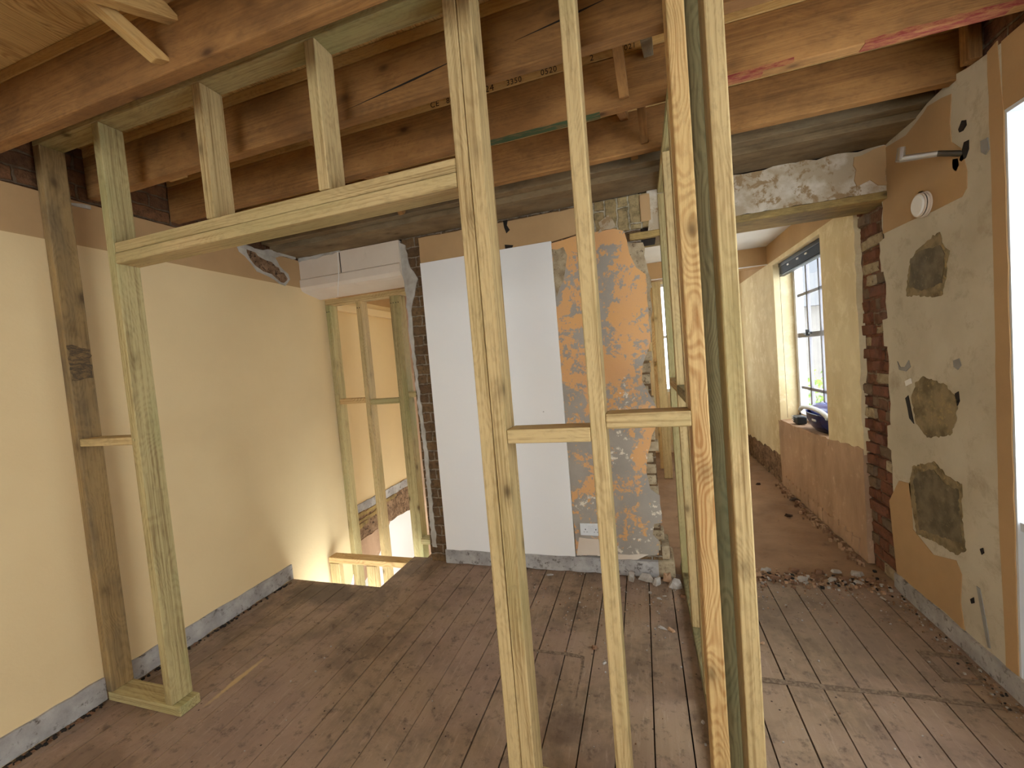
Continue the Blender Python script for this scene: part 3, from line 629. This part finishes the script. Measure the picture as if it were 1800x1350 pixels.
# ================================================================== CEILING TIMBERS
JY = [(-.62, 'joist'), (-.2, 'joist'), (.21, 'joist'), (.63, 'joist'), (1.036, 'joist'), (1.485, 'joist'), (1.887, 'joist'), (2.33, 'joist')]
jl = {1.036: 'nearest orange-brown ceiling joist, running across the top left corner in front of the plate',
      1.485: 'orange-brown ceiling joist with long dark splits, just behind the top plate',
      1.887: 'orange-brown ceiling joist with smeared red paint along its lower edge at right',
      2.33: 'orange-brown ceiling joist farthest from camera, last before the old sooty beam'}
for y, mt in JY:
    if y < 1: continue
    o = timber('ceiling_joist', XL-.02, XR+.11, y, y+.05, 2.55, 2.757, mt, jl[y], 'joist', 'ceiling joists', bev=.004)
    if y == 1.887:
        for a, b in (((.39), (.62)), ((.84), (1.35))):
            mb = MB(); P = [Vector((a, y-.001, 2.5485)), Vector((b, y-.001, 2.5485)), Vector((b, y-.001, 2.567)), Vector((a, y-.001, 2.561))]
            mb.prism(rag(P, .004, .03, 'y', int(a*50)), (0, -1, 0), .002, 'red_paint'); r = mb.obj('red_paint_smear'); child_world(r, o)
            mb = MB(); mb.box(a, b-.1, y, y+.045, 2.5485, 2.551, 'red_paint'); r = mb.obj('red_paint_smear'); child_world(r, o)
        mb = MB(); mb.box(-.62, -.10, y+.002, y+.048, 2.5482, 2.552, 'green_stain'); r = mb.obj('green_stain'); child_world(r, o)
    if y == 1.485:
        mb = MB()
        for pts in ([(-1.08, 2.585), (-.75, 2.625), (-.56, 2.645), (-.75, 2.617)], [(-.35, 2.64), (-.14, 2.668), (-.02, 2.68), (-.14, 2.66)], [(.02, 2.71), (.2, 2.735), (.3, 2.745), (.2, 2.73)]):
            mb.prism([Vector((px_, y-.0008, pz_)) for px_, pz_ in pts], (0, -1, 0), .004, 'hole')
        r = mb.obj('drying_split'); child_world(r, o)
for y in (.21, .63):
    timber('ceiling_joist', XL-.02, XR+.11, y, y+.05, 2.55, 2.757, 'joist', 'orange-brown ceiling joist overhead on the near side, above the view' if y < .5 else 'orange-brown ceiling joist overhead that carries the upper ends of the slanted struts at top left', 'joist', 'ceiling joists')
fl = {1.036: 'pale firring strip on top of the nearest joist, under the pine boards at top left', 1.485: 'pale firring strip on top of the split joist',
      1.887: 'pale firring strip stamped with black CE and C24 marks, on the red-marked joist', 2.33: 'pale firring strip on top of the farthest joist', .63: 'pale firring strip above the strutted near joist overhead'}
for y in (.63, 1.036, 1.485, 1.887, 2.33):
    o = timber('firring_strip', XL-.02, XR+.1, y, y+.047, 2.758, 2.804, 'firring', fl[y], 'batten', 'firring strips on the joists')
    if y == 1.887:
        def stamp(s, x, size, z=2.766, sl=0):
            cu = bpy.data.curves.new('stamp', 'FONT'); cu.body = s; cu.size = size; cu.extrude = .0004; cu.space_character = 1.1
            t = bpy.data.objects.new('stamp', cu); COL.objects.link(t); t.rotation_euler = (math.pi/2, 0, 0); t.location = (x, y-.0006, z)
            bpy.context.view_layer.update(); me = bpy.data.meshes.new_from_object(t.evaluated_get(bpy.context.evaluated_depsgraph_get())); mw = t.matrix_world.copy()
            bpy.data.objects.remove(t); me.transform(mw); me.materials.clear(); me.materials.append(M['ink']); q = bpy.data.objects.new('ink_stamp', me); COL.objects.link(q); child_world(q, o)
        bpy.context.view_layer.update()
        stamp('CE', -.885, .038); stamp('80', -.80, .034); stamp('C24', -.635, .042, 2.763); stamp('3350', -.50, .034); stamp('0520', -.34, .034); stamp('DF', -.20, .034); stamp('2', -.125, .034); stamp('2021', .0, .03, 2.768)
timber('trimmer_beam', XL-.02, XR+.1, 2.53, 2.60, 2.57, 2.79, 'beam_old', 'dark weathered trimmer running along the front of the old soffit board', 'beam')
timber('soffit_board', XL-.02, XR+.05, 2.602, 2.885, 2.535, 2.60, 'beam_old', 'wide old smoke-stained beam resting on top of the wall between the rooms', 'beam')
# herringbone struts
G = 'slanted struts between the ceiling joists'
bar('joist_strut', (-1.47, .69, 2.745), (-1.415, 1.03, 2.578), .038, .038, 'firring', 'slanted strut whose lower end meets the nearest joist at top left', 'strut', G, cut=.02)
bar('joist_strut', (-1.38, .685, 2.575), (-1.36, 1.03, 2.712), .045, .045, 'firring', 'thicker slanted strut beside the first, its cut end high on the nearest joist', 'strut', G, cut=-.02)
bar('joist_strut', (-1.45, 1.54, 2.745), (-1.42, 1.88, 2.60), .038, .038, 'joist', 'slanted strut seen low between the lintel studs and the red-marked joist', 'strut', G, cut=.02)
bar('joist_strut', (-1.44, 1.94, 2.60), (-1.42, 2.325, 2.73), .038, .038, 'joist', 'dim slanted strut in the bay above the lintel', 'strut', G, cut=-.02)
bar('joist_strut', (-1.47, 2.385, 2.72), (-1.455, 2.52, 2.57), .038, .038, 'joist', 'short strut end showing just under the right half of the door lintel', 'strut', G)
bar('joist_strut', (.02, 1.54, 2.62), (-.03, 1.88, 2.60), .038, .038, 'joist', 'brown strut left of the orange corner stud, running down to the red-marked joist', 'strut', G) if False else None
bar('joist_strut', (-.02, 1.54, 2.745), (.005, 1.882, 2.575), .038, .038, 'joist', 'brown strut with a nail hole, left of the corner studs, foot on the red-marked joist', 'strut', G, cut=.02)
bar('joist_strut', (.085, 1.54, 2.575), (.11, 1.882, 2.735), .038, .038, 'beam_old', 'grey-stained strut crossing beside the nail-holed one, left of the corner studs', 'strut', G, cut=-.02)
bar('joist_strut', (.065, 1.942, 2.745), (.09, 2.325, 2.58), .038, .038, 'joist', 'whitish-spotted strut foot on the farthest joist, left of the corner studs', 'strut', G, cut=.02)
bar('joist_strut', (-.015, 1.942, 2.575), (.0, 2.325, 2.735), .038, .038, 'joist', 'strut rising behind the white-spotted one in the farthest joist bay', 'strut', G, cut=-.02)
bar('joist_strut', (.03, 2.385, 2.735), (.04, 2.52, 2.60), .038, .038, 'joist', 'short stub of strut between the farthest joist and the old dark trimmer', 'strut', G)
timber('joist_strut', 1.30, 1.345, 2.10, 2.14, 2.55, 2.80, 'firring', 'short upright block beside the wall in the dark gap at top right', 'strut', G) if False else None
timber('upright_block', 1.315, 1.36, 2.20, 2.25, 2.56, 2.80, 'joist', 'short upright timber block in the dark gap above the right wall', 'block')
timber('end_block', -2.24, -2.12, 1.535, 1.60, 2.585, 2.625, 'firring', 'short pale block with a broken end fixed to the split joist, above the door lintel', 'block')

# ================================================================== FRONT STUD PARTITION
def stud(x0, mat, label, z0=.047, z1=2.72, y0=YP, w=.047, d=.095, grp='studs of the front partition', dx=0):
    return timber('wall_stud', x0, x0+w, y0, y0+d, z0, z1, mat, label, 'stud', grp, rot=Matrix.Rotation(dx, 3, 'Y') if dx else None)
s = stud(XL+.001, 'stud_old', 'weathered brown stud with a black smudge, fixed against the cream left wall', w=.05)
mb = MB(); P = [Vector((XL+.0515, YP+.006, 1.60)), Vector((XL+.0515, YP+.09, 1.62)), Vector((XL+.0515, YP+.09, 1.76)), Vector((XL+.0515, YP+.006, 1.78))]
mb.prism(rag(P, .006, .015, 'x', 61), (1, 0, 0), .0008, 'charcoal'); o = mb.obj('black_smudge'); child_world(o, s)
s = stud(-2.243, 'green', 'green-tinged door post standing on the short sole plate, second stud from the left wall')
mb = MB(); mb.cyl((-2.225, YP-.002, 1.31), (-2.225, YP+.002, 1.31), .006, .006, 'screw'); o = mb.obj('screw_head'); child_world(o, s)
stud(-.532, 'stud', 'left-hand stud of the tight pair in the middle of the view')
stud(-.4835, 'stud', 'right-hand stud of the tight pair in the middle of the view, with small knots', w=.0475)
stud(-.163, 'stud', 'single pale stud between the middle pair and the corner studs', w=.0475)
stud(.127, 'stud_orange', 'orange-grained corner stud with bold growth rings, left face of the corner post')
stud(.222, 'stud', 'pale yellow corner stud, the rightmost upright of the front partition')
timber('top_plate', XL+.001, XR-.01, YP, YP+.095, 2.7205, 2.767, 'green', 'greenish top plate tucked up behind the nearest joist over the front partition', 'plate')
timber('sole_plate', XL+.016, -2.15, YP, YP+.095, 0.001, .0465, 'green', 'short sole plate on the floor under the two left-hand studs', 'plate')
timber('sole_plate', -.533, .32, YP, YP+.095, 0.001, .0465, 'green', 'sole plate under the middle pair and corner studs at the bottom edge', 'plate')
timber('door_lintel', -2.195, -.533, YP+.004, YP+.095, 2.149, 2.194, 'stud', 'upper timber of the doubled door lintel between green post and middle pair', 'lintel')
l2 = timber('door_lintel', -2.195, -.533, YP, YP+.095, 2.10, 2.1465, 'stud', 'lower timber of the doubled door lintel, with a round brown knot', 'lintel')
GC = 'short cripple studs over the door lintel'
timber('cripple_stud', -1.632, -1.585, YP, YP+.095, 2.195, 2.72, 'stud', 'left of the two short studs standing on the door lintel', 'stud', GC)
timber('cripple_stud', -1.075, -1.028, YP, YP+.095, 2.195, 2.72, 'stud', 'right of the two short studs standing on the door lintel', 'stud', GC)
GN = 'noggins of the front partition'
timber('noggin', -2.6185, -2.2435, YP+.003, YP+.093, 1.285, 1.322, 'stud', 'thin noggin between the weathered wall stud and the green-tinged post', 'noggin', GN)
timber('noggin', -.4355, -.1635, YP, YP+.095, 1.25, 1.296, 'stud', 'noggin between the middle stud pair and the single stud, over the white board', 'noggin', GN)
timber('noggin', -.115, .1265, YP, YP+.095, 1.288, 1.334, 'stud', 'slightly higher noggin between the single stud and the orange corner stud', 'noggin', GN)

# SIDE PARTITION running away from the corner
GS = 'studs of the side partition'
def sstud(y0, mat, label): return timber('wall_stud', .165, .26, y0, y0+.047, .047, 2.503, mat, label, 'stud', GS)
timber('wall_stud', .165, .26, 1.382, 1.428, .047, 2.72, 'stud_dark', 'dark green-brown stud recessed between the two corner studs', 'stud', GS)
sstud(1.83, 'stud', 'stud hidden just behind the orange corner stud in the side partition')
sstud(2.286, 'stud', 'pale stud seen just left of the orange corner stud, in the side partition')
sstud(2.86, 'green', 'farthest stud of the side partition, beside the broken brick pier')
timber('top_plate', .165, .26, 1.43, 2.86, 2.504, 2.534, 'green', 'top plate of the side partition running away under the joists', 'plate')
timber('sole_plate', .165, .26, 1.383, 3.0, .001, .0465, 'stud_dark', 'sole plate of the side partition running away along the floorboards', 'plate')
GN2 = 'noggins of the side partition'
timber('noggin', .165, .26, 1.878, 2.2855, 1.285, 1.332, 'stud_dark', 'nearer noggin of the side partition, just behind the orange corner stud', 'noggin', GN2)
timber('noggin', .165, .26, 2.3335, 2.8595, 1.29, 1.337, 'stud', 'farther noggin of the side partition, next to the pier edge', 'noggin', GN2)
# beyond, in the far room
GF = 'studs standing in the far room'
timber('wall_stud', .175, .27, 5.22, 5.267, -.01, 2.33, 'stud', 'pale stud in the far room seen between pier and side partition', 'stud', GF)
timber('wall_stud', .15, .245, 5.66, 5.707, -.01, 2.33, 'stud_orange', 'knotty darker stud farther back in the far room', 'stud', GF)
timber('noggin', .155, .25, 5.268, 5.659, 1.34, 1.387, 'stud', 'small noggin joining the two studs in the far room', 'noggin')
timber('top_plate', .16, .255, 5.10, 5.75, 2.29, 2.335, 'stud', 'short top plate over the far-room studs below the downstand beam', 'plate') if False else None

# STAIR PARTITION
YS = 3.12
GT = 'studs of the stair partition'
timber('top_plate', XL+.001, -1.72, YS, YS+.095, 2.17, 2.216, 'stud', 'top plate of the stair partition under the white boxed beam', 'plate')
timber('wall_stud', XL+.002, XL+.05, YS, YS+.095, -.9, 2.169, 'green', 'stair partition stud against the left wall, with a dark knot', 'stud', GT)
timber('wall_stud', -2.345, -2.297, YS, YS+.095, -.9, 2.169, 'stud', 'middle stud of the stair partition', 'stud', GT)
timber('wall_stud', -2.005, -1.958, YS, YS+.095, -.9, 2.169, 'green', 'left stud of the doubled pair on the right of the stair partition', 'stud', GT)
timber('wall_stud', -1.957, -1.91, YS, YS+.095, -.9, 2.169, 'green', 'right stud of the doubled pair on the right of the stair partition', 'stud', GT)
GTN = 'noggins of the stair partition'
timber('noggin', XL+.051, -2.346, YS, YS+.095, 1.275, 1.322, 'stud_orange', 'darker brown noggin, leftmost in the stair partition', 'noggin', GTN)
timber('noggin', -2.296, -2.006, YS, YS+.095, 1.255, 1.302, 'green', 'greenish noggin in the middle bay of the stair partition', 'noggin', GTN)
timber('noggin', -1.909, -1.71, YS, YS+.095, 1.30, 1.347, 'green', 'greenish noggin running into the exposed brick beside the white board', 'noggin', GTN)
timber('noggin', -1.909, -1.73, YS-.03, YS+.065, .03, .077, 'green', 'low noggin at floor level beside the brick edge', 'noggin', GTN)
timber('edge_rail', XL+.02, -1.80, 2.822, 2.917, -.048, -.001, 'stud_orange', 'horizontal rail lying across the stairwell opening at floor level', 'rail')
GB = 'short studs below the stairwell rail'
timber('wall_stud', XL+.03, XL+.125, 2.82, 2.867, -.9, -.049, 'stud', 'stud under the left end of the stairwell rail', 'stud', GB)
timber('wall_stud', -2.275, -2.18, 2.82, 2.867, -.9, -.049, 'stud', 'stud under the middle of the stairwell rail', 'stud', GB)
for ob in [o for o in bpy.data.objects if o.get('group') == GT]:
    c = ob.matrix_world.translation
    for dx in (-.011, .011):
        mb = MB(); mb.cyl((c.x+dx, YS-.0015, 2.11), (c.x+dx, YS+.001, 2.11), .0045, .0045, 'hole', 10); child_world(mb.obj('nail_head'), ob)
# cream batten along the stair wall
timber('picture_rail', XL+.001, XL+.05, 3.22, 4.39, 2.13, 2.20, 'cream', 'long cream-painted boxed rail high on the wall behind the stair studs', 'rail')
mb = MB(); mb.box(XL, XL+.006, 3.22, 4.39, 2.26, 2.62, 'orange'); o = mb.obj('bare_plaster_band', wl)

# ================================================================== SMALL THINGS
# socket
root = bpy.data.objects.new('double_socket', None); COL.objects.link(root); root.location = (-.413, YW-.003, .315); tag(root, 'white double wall socket low on the mottled plaster behind the single stud', 'socket')
mb = MB(); mb.box(-.073, .073, -.012, 0, -.043, .043, 'plastic_white', .004); mb.obj('face_plate', root)
for s_ in (-1, 1):
    mb = MB(); cx = s_*.036
    mb.box(cx-.003, cx+.003, -.0128, -.006, -.002, .006, 'plastic_black'); mb.box(cx-.013, cx-.008, -.0128, -.006, -.018, -.014, 'plastic_black'); mb.box(cx+.008, cx+.013, -.0128, -.006, -.018, -.014, 'plastic_black'); mb.obj('pin_slots', root)
    mb = MB(); mb.box(s_*.012-.007, s_*.012+.007, -.017, -.008, .008, .03, 'plastic_white', .002); mb.obj('rocker_switch', root)
# round duct in the right wall
c = at('x', XR, 1627, 359)
root = bpy.data.objects.new('duct_cap', None); COL.objects.link(root); root.location = c; tag(root, 'round cream ribbed duct stub sticking out of the right wall near its top', 'vent')
mb = MB(); mb.cyl((.02, 0, 0), (-.02, 0, 0), .055, .055, 'white_box', 32)
for k in range(3): mb.cyl((-.004-k*.01, 0, 0), (-.010-k*.01, 0, 0), .060-.002*k, .058-.002*k, 'white_box', 32)
mb.obj('duct_collar', root)
mb = MB(); mb.cyl((-.030, 0, 0), (-.036, 0, 0), .05, .044, 'board_white', 32); mb.obj('duct_lid', root)
mb = MB(); mb.prism(rag([Vector((-.003, .03+.05*math.cos(a*.63), .01+.065*math.sin(a*.63))) for a in range(10)], .006, .02, 'x', 70), (-1, 0, 0), .004, 'stone'); mb.obj('broken_surround', root)
# metal bracket bar
p0 = Vector((XR+.02, 2.29, 2.215)); p1 = Vector((1.165, 2.36, 2.285)); 
root = bpy.data.objects.new('wall_bracket', None); COL.objects.link(root); root.location = (XR, 2.29, 2.215); tag(root, 'bent steel bar sticking out of a hole in the upper right wall', 'bracket')
pa = at('y', 2.30, 1690, 266); pa.x = XR+.03; pb = at('y', 2.36, 1648, 270); pc = at('y', 2.42, 1582, 280); pd = at('y', 2.42, 1585, 260)
mb = MB(); mb.cyl(Vector((XR+.03, 2.295, 2.225))-root.location, pb-root.location, .013, .012, 'steel_dark', 14); mb.obj('dull_bar_end', root)
mb = MB(); mb.cyl(pb-root.location, pc-root.location, .0125, .015, 'steel', 14); mb.cyl(pc-root.location-Vector((0, 0, .008)), pd-root.location, .0165, .015, 'steel', 14); mb.obj('hooked_bar', root)
# hanging wire on the white box beam
def tube(name, pts, r, mat):
    cu = bpy.data.curves.new(name, 'CURVE'); cu.dimensions = '3D'; cu.bevel_depth = r; cu.bevel_resolution = 3; sp = cu.splines.new('POLY'); sp.points.add(len(pts)-1)
    for p, q in zip(sp.points, pts): p.co = (*q, 1)
    t = bpy.data.objects.new(name, cu); COL.objects.link(t); bpy.context.view_layer.update()
    me = bpy.data.meshes.new_from_object(t.evaluated_get(bpy.context.evaluated_depsgraph_get())); bpy.data.objects.remove(t)
    me.materials.clear(); me.materials.append(M[mat]); o = bpy.data.objects.new(name, me); COL.objects.link(o); return o
tag(tube('hanging_wire', [(-2.256, YW-.03, 2.52), (-2.258, YW-.03, 2.42), (-2.268, YW-.03, 2.32), (-2.285, YW-.03, 2.24), (-2.295, YW-.03, 2.17)], .003, 'board_white'), 'thin white wire hanging down the white boxed beam over the stairs', 'wire')
tag(tube('blind_cord', [(XR+.05, 4.93, 2.2), (XR+.05, 4.93, 1.6), (XR+.052, 4.925, 1.1), (XR+.055, 4.93, .72)], .002, 'stain_seam'), 'thin cord hanging down the far reveal of the back-room window', 'cord')
# blind
root = bpy.data.objects.new('venetian_blind', None); COL.objects.link(root); root.location = (XR+.07, 4.37, 2.27); tag(root, 'black raised venetian blind at the top of the back-room window', 'blind')
mb = MB(); mb.box(-.025, .03, -.57, .57, -.01, .028, 'plastic_black', .003); mb.obj('headrail', root)
for k in range(9):
    mb = MB(); mb.box(-.025, .025, -.565, .565, -.020-k*.008, -.0165-k*.008, 'plastic_black', .001); mb.obj('slat', root)
mb = MB(); mb.box(-.022, .022, -.565, .565, -.104, -.09, 'plastic_black', .003); mb.obj('bottom_rail', root)
for y_ in (-.2, .0, .25):
    mb = MB(); mb.box(-.031, -.024, y_, y_+.05, -.04, -.025, 'steel', .001); mb.obj('clip', root)
# blue tub with a white handle on the sill, and a small black pack beside it
root = bpy.data.objects.new('plastic_tub', None); COL.objects.link(root); root.location = (XR+.115, 4.20, .708); root.rotation_euler = (0, 0, 0); tag(root, 'dark blue rounded plastic tub with a white handle on the window sill', 'tub')
bm = bmesh.new(); prof = [(.02, 0), (.10, .0), (.15, .03), (.20, .09), (.215, .15), (.22, .16), (.205, .155), (.19, .10), (.14, .04), (.05, .02)]
rings = []
for r, z in prof: rings.append([bm.verts.new((r*.42*math.cos(a*math.tau/32), r*1.4*math.sin(a*math.tau/32), z)) for a in range(32)])
for a, b in zip(rings, rings[1:]):
    for k in range(32): j = (k+1) % 32; bm.faces.new((a[k], a[j], b[j], b[k]))
bm.faces.new(rings[0]); bm.faces.new(rings[-1][::-1])
mb = MB(); mb.bm.free(); mb.bm = bm; mb.mats = ['plastic_blue']; mb.obj('tub_body', root, True)
o = tube('white_handle', [(-.075, .30*math.cos(math.pi*k/12), .150+.05*math.sin(math.pi*k/12)) for k in range(13)], .019, 'plastic_white'); o.parent = root
mb = MB(); mb.box(-.088, -.08, -.08, .0, .095, .112, 'plastic_white', .001); mb.obj('label_strip', root)
bm = bmesh.new(); bmesh.ops.create_uvsphere(bm, u_segments=24, v_segments=12, radius=1)
for v in bm.verts: v.co = Vector((.03+v.co.x*.07, .06+v.co.y*.27, .175+max(-.02, v.co.z*.05)+v.co.x*.03))
mb = MB(); mb.bm.free(); mb.bm = bm; mb.mats = ['plastic_blue2']; mb.obj('blue_lid', root, True)
root = bpy.data.objects.new('tape_pack', None); COL.objects.link(root); root.location = (XR+.07, 4.63, .706); tag(root, 'small black and silver pack lying beside the blue tub on the sill', 'pack')
mb = MB(); mb.box(-.04, .04, -.07, .07, .001, .075, 'plastic_black', .012); mb.obj('black_case', root)
mb = MB()
for k in range(3): mb.box(-.043, -.036, .03, .085, .02+k*.02, .03+k*.02, 'steel', .002)
mb.obj('silver_clip', root)

# rubble
def chunk(seed, sx, sy, sz, mat):
    rd = random.Random(seed); bm = bmesh.new(); n = rd.randint(5, 7); A, B_ = [], []
    for k in range(n):
        a = math.tau*k/n+rd.uniform(-.25, .25); r = rd.uniform(.6, 1.1)
        A.append(bm.verts.new((r*sx*math.cos(a), r*sy*math.sin(a), 0))); q = rd.uniform(.55, .95); B_.append(bm.verts.new((q*r*sx*math.cos(a)+sx*.1, q*r*sy*math.sin(a), sz*rd.uniform(.45, 1))))
    bm.faces.new(A); bm.faces.new(B_[::-1])
    for k in range(n): j = (k+1) % n; bm.faces.new((A[k], A[j], B_[j], B_[k]))
    mb = MB(); mb.bm.free(); mb.bm = bm; mb.mats = [mat]; return mb
rd_ = lambda k: (.12, -.1, .15, -.14, .08, .3, -.4, .2, .1, -.2)[k % 10]
pieces = [(1164, 1104, .032, .014, .008, 'rubble', 'white broken plaster chip on the boards, left of an orange chip'), (1181, 1108, .030, .018, .010, 'rubble_org', 'orange broken plaster chip on the boards beside a white chip'),
 (1110, 1006, .034, .034, .065, 'rubble', 'pale plaster lump at the foot of the pier skirting'), (1133, 1016, .075, .03, .045, 'rubble', 'long pale plaster slab leaning at the foot of the pier'),
 (1154, 1026, .036, .032, .05, 'rubble', 'roundish grey plaster lump in the rubble by the pier'), (1188, 1030, .052, .04, .05, 'rubble', 'largest pale plaster slab in the rubble by the pier'),
 (1172, 1012, .034, .022, .065, 'rubble_org', 'flat peach-coloured plaster slab on top of the rubble by the pier'), (1202, 1050, .022, .032, .02, 'rubble_brown', 'brown brick fragment beside the side partition'),
 (1143, 1042, .014, .018, .008, 'rubble', 'small white chip just in front of the plaster rubble'), (1158, 1052, .013, .02, .007, 'rubble', 'small narrow white chip in front of the rubble'),
 (1168, 1048, .014, .007, .005, 'rubble', 'tiny flat white chip right of the narrow one'), (1090, 1034, .012, .008, .006, 'rubble', 'tiny chip right of the single stud near the pier'),
 (965, 1011, .032, .012, .008, 'rubble', 'long white plaster chip at the foot of the white board'), (1019, 1059, .008, .008, .006, 'rubble', 'tiny chip left of the single stud, mid floor'),
 (1045, 1140, .014, .02, .012, 'rubble_brown', 'dark splinter of plaster left of the single stud on the boards'), (1063, 1165, .014, .016, .008, 'rubble', 'white crumb beside the foot of the single stud'),
 (1236, 1270, .010, .010, .006, 'rubble', 'white crumb by the side partition plate'), (1341, 1131, .016, .012, .007, 'rubble_org', 'pair-like pink crumb right of the pale corner stud'),
 (1552, 1052, .022, .012, .006, 'rubble', 'white chip on the boards near the right-hand opening corner')]
for i, (px, py, a, b, h, mt, lb) in enumerate(pieces):
    o = chunk(i+1, a, b, h, mt).obj('plaster_chip'); p = at('z', .0025, px, py); o.location = (p.x, p.y, .0025); o.rotation_euler = (0, 0, random.uniform(0, 3) if i > 1 else -.5); tag(o, lb, 'debris', 'broken plaster pieces on the floor')
    if i in (2, 3, 4, 5, 6): o.location.y = min(o.location.y, 2.815); o.rotation_euler = (rd_(i), 0, rd_(i+3))
# rubble line across the threshold between the rooms
rd = random.Random(21); th = []
desc = ['flat tan stone slab', 'broken brown brick piece', 'pale mortar lump', 'small grey rubble piece', 'thin orange tile shard', 'dark brown clod']
xs = [(.36, 2.955, .05, .03, 'rubble_org'), (.47, 2.94, .09, .035, 'rubble_org'), (.60, 2.96, .07, .035, 'rubble_org'), (.71, 2.95, .05, .035, 'rubble_brown'), (.80, 2.97, .04, .03, 'rubble_brown'), (.87, 2.95, .035, .03, 'rubble'), (.95, 2.98, .045, .04, 'rubble_brown'),
      (1.03, 2.96, .04, .03, 'rubble'), (1.11, 2.99, .05, .04, 'rubble_brown'), (1.17, 2.95, .04, .025, 'rubble'), (1.24, 2.98, .045, .04, 'rubble_brown'), (1.0, 3.05, .04, .03, 'rubble_brown'), (1.1, 3.08, .04, .03, 'rubble'), (1.2, 3.06, .045, .04, 'rubble'), (.86, 3.06, .04, .03, 'rubble_brown'), (.7, 3.05, .04, .025, 'rubble')]
names = ['small tan slab nearest the pale corner stud', 'large flat tan slab', 'second flat tan slab', 'brown brick piece', 'small brown brick piece', 'pale mortar lump', 'brown clod', 'pale chip in the middle', 'dark brown lump', 'pale chip near the right', 'brown lump nearest the right wall', 'brown lump set back in the middle', 'pale lump set back', 'pale lump set back nearest the right wall', 'brown clod set back left', 'pale clod farthest back left']
for i, ((x, y, a, b, mt), nm) in enumerate(zip(xs, names)):
    o = chunk(100+i, a, b*.8, rd.uniform(.018, .035), mt).obj('rubble_piece'); o.location = (x, y, .004); o.rotation_euler = (rd.uniform(-.1, .1), rd.uniform(-.1, .1), rd.uniform(-.4, .4))
    tag(o, nm+' in the rubble across the opening', 'debris', 'rubble along the threshold')
# dark clods on the far floor
for i, (px, py, s_, lb) in enumerate([(1395, 880, .05, 'dark clod on the far-room floor close to the undercoat panel'), (1386, 908, .04, 'dark flat clod on the far-room floor, nearer than the first'), (1333, 852, .03, 'small dark clod on the far-room floor by the pale corner stud')]):
    o = chunk(200+i, s_, s_*.6, .025, 'clod').obj('dirt_clod'); p = at('z', 0, px, py); o.location = (p.x, p.y, 0); tag(o, lb, 'debris', 'dark clods on the far floor')

# crumbs and grit nobody could count
mb = MB(); rd = random.Random(33)
for k in range(420):
    px, py = rd.uniform(900, 1230), 1005+abs(rd.gauss(0, 60))
    if k % 3 == 0: px, py = rd.uniform(1330, 1620), 1030+abs(rd.gauss(0, 30))
    if k % 7 == 0: px, py = rd.uniform(380, 1700), rd.uniform(1060, 1340)
    p = at('z', .003, px, py); s_ = rd.uniform(.0012, .0042)
    if XL+.05 < p.x < XR-.03 and .5 < p.y < 2.85 and not .15 < p.x < .275 and not (p.x < -2.1 and 1.25 < p.y < 1.42) and not (p.y < 1.42 and -.57 < p.x < .36): mb.box(p.x-s_, p.x+s_, p.y-s_*.8, p.y+s_*.8, .002, .002+s_*1.3, rd.choice(('rubble', 'rubble', 'rubble_org', 'rubble_brown')))
for k in range(700):
    x, y = rd.uniform(.3, 1.33), 2.96+rd.gauss(0, .045); s_ = rd.uniform(.002, .009)
    mb.box(x-s_, x+s_, y-s_, y+s_, .0, .004+s_, rd.choice(('rubble', 'rubble_brown', 'rubble_brown', 'rubble_brown', 'floor_dirt', 'floor_dirt', 'rubble_org', 'hole')))
for k in range(260):
    y = rd.uniform(3.2, 5.0); x = XR-.03-abs(rd.gauss(0, .03)); s_ = rd.uniform(.003, .010); mb.box(x-s_, x+s_, y-s_, y+s_, -.01, .004+s_, rd.choice(('pinkbrown', 'rubble_brown', 'floor_dirt')))
for k in range(260):
    y = rd.choice((rd.uniform(.9, 1.26), rd.uniform(1.4, 2.4))); x = XL+.02+abs(rd.gauss(0, .012)); s_ = rd.uniform(.002, .007); mb.box(x-s_, x+s_, y-s_, y+s_, .0, .002+s_, rd.choice(('rubble_brown', 'hole', 'hole')))
for k in range(200):
    y = rd.uniform(1.9, 2.85); x = XR-.02-abs(rd.gauss(0, .03)); s_ = rd.uniform(.001, .0045); mb.box(x-s_, x+s_, y-s_, y+s_, .0, .002+s_, rd.choice(('rubble_brown', 'rubble_brown', 'floor_dirt', 'hole', 'rubble')))
tag(mb.obj('plaster_grit'), 'loose plaster crumbs and grit scattered over the floorboards', 'debris', kind='stuff')

# outside the back-room window
root = bpy.data.objects.new('neighbour_house', None); COL.objects.link(root); root.location = (6, 15, -2.6); tag(root, 'pale house across the garden seen through the back-room window', 'house')
mb = MB(); mb.box(-3.6, 6, 0, 6, 0, 5.2, 'facade'); mb.obj('house_wall', root)
mb = MB(); P = [Vector((-3.9, -.3, 5.1)), Vector((-3.9, 6.3, 5.1)), Vector((-3.9, 3, 7))]; mb.prism(P, (-1, 0, 0), 10, 'slate'); mb.obj('house_roof', root)
for k in range(5):
    mb = MB(); mb.box(-3.1+k*1.3, -2.5+k*1.3, -.04, .03, 3.2, 4.5, 'slate'); mb.obj('house_window', root)
mb = MB(); rd = random.Random(4)
for k in range(3200):
    c = Vector((rd.uniform(2.2, 5.6), 10.2+rd.gauss(0, .35), rd.uniform(-1.6, .7)+rd.gauss(0, .1))); s_ = rd.uniform(.03, .07)
    a = Vector((rd.gauss(0, 1), rd.gauss(0, 1), rd.gauss(0, 1))).normalized(); b = a.orthogonal().normalized()
    q = [c+a*s_, c+b*s_*.5, c-a*s_, c-b*s_*.5]; vs = [mb.bm.verts.new(p) for p in q]; mb.bm.faces.new(vs).material_index = mb.mi('leaf')
tag(mb.obj('garden_hedge'), 'sunlit green hedge outside the back-room window', 'hedge')
bpy.context.view_layer.update()
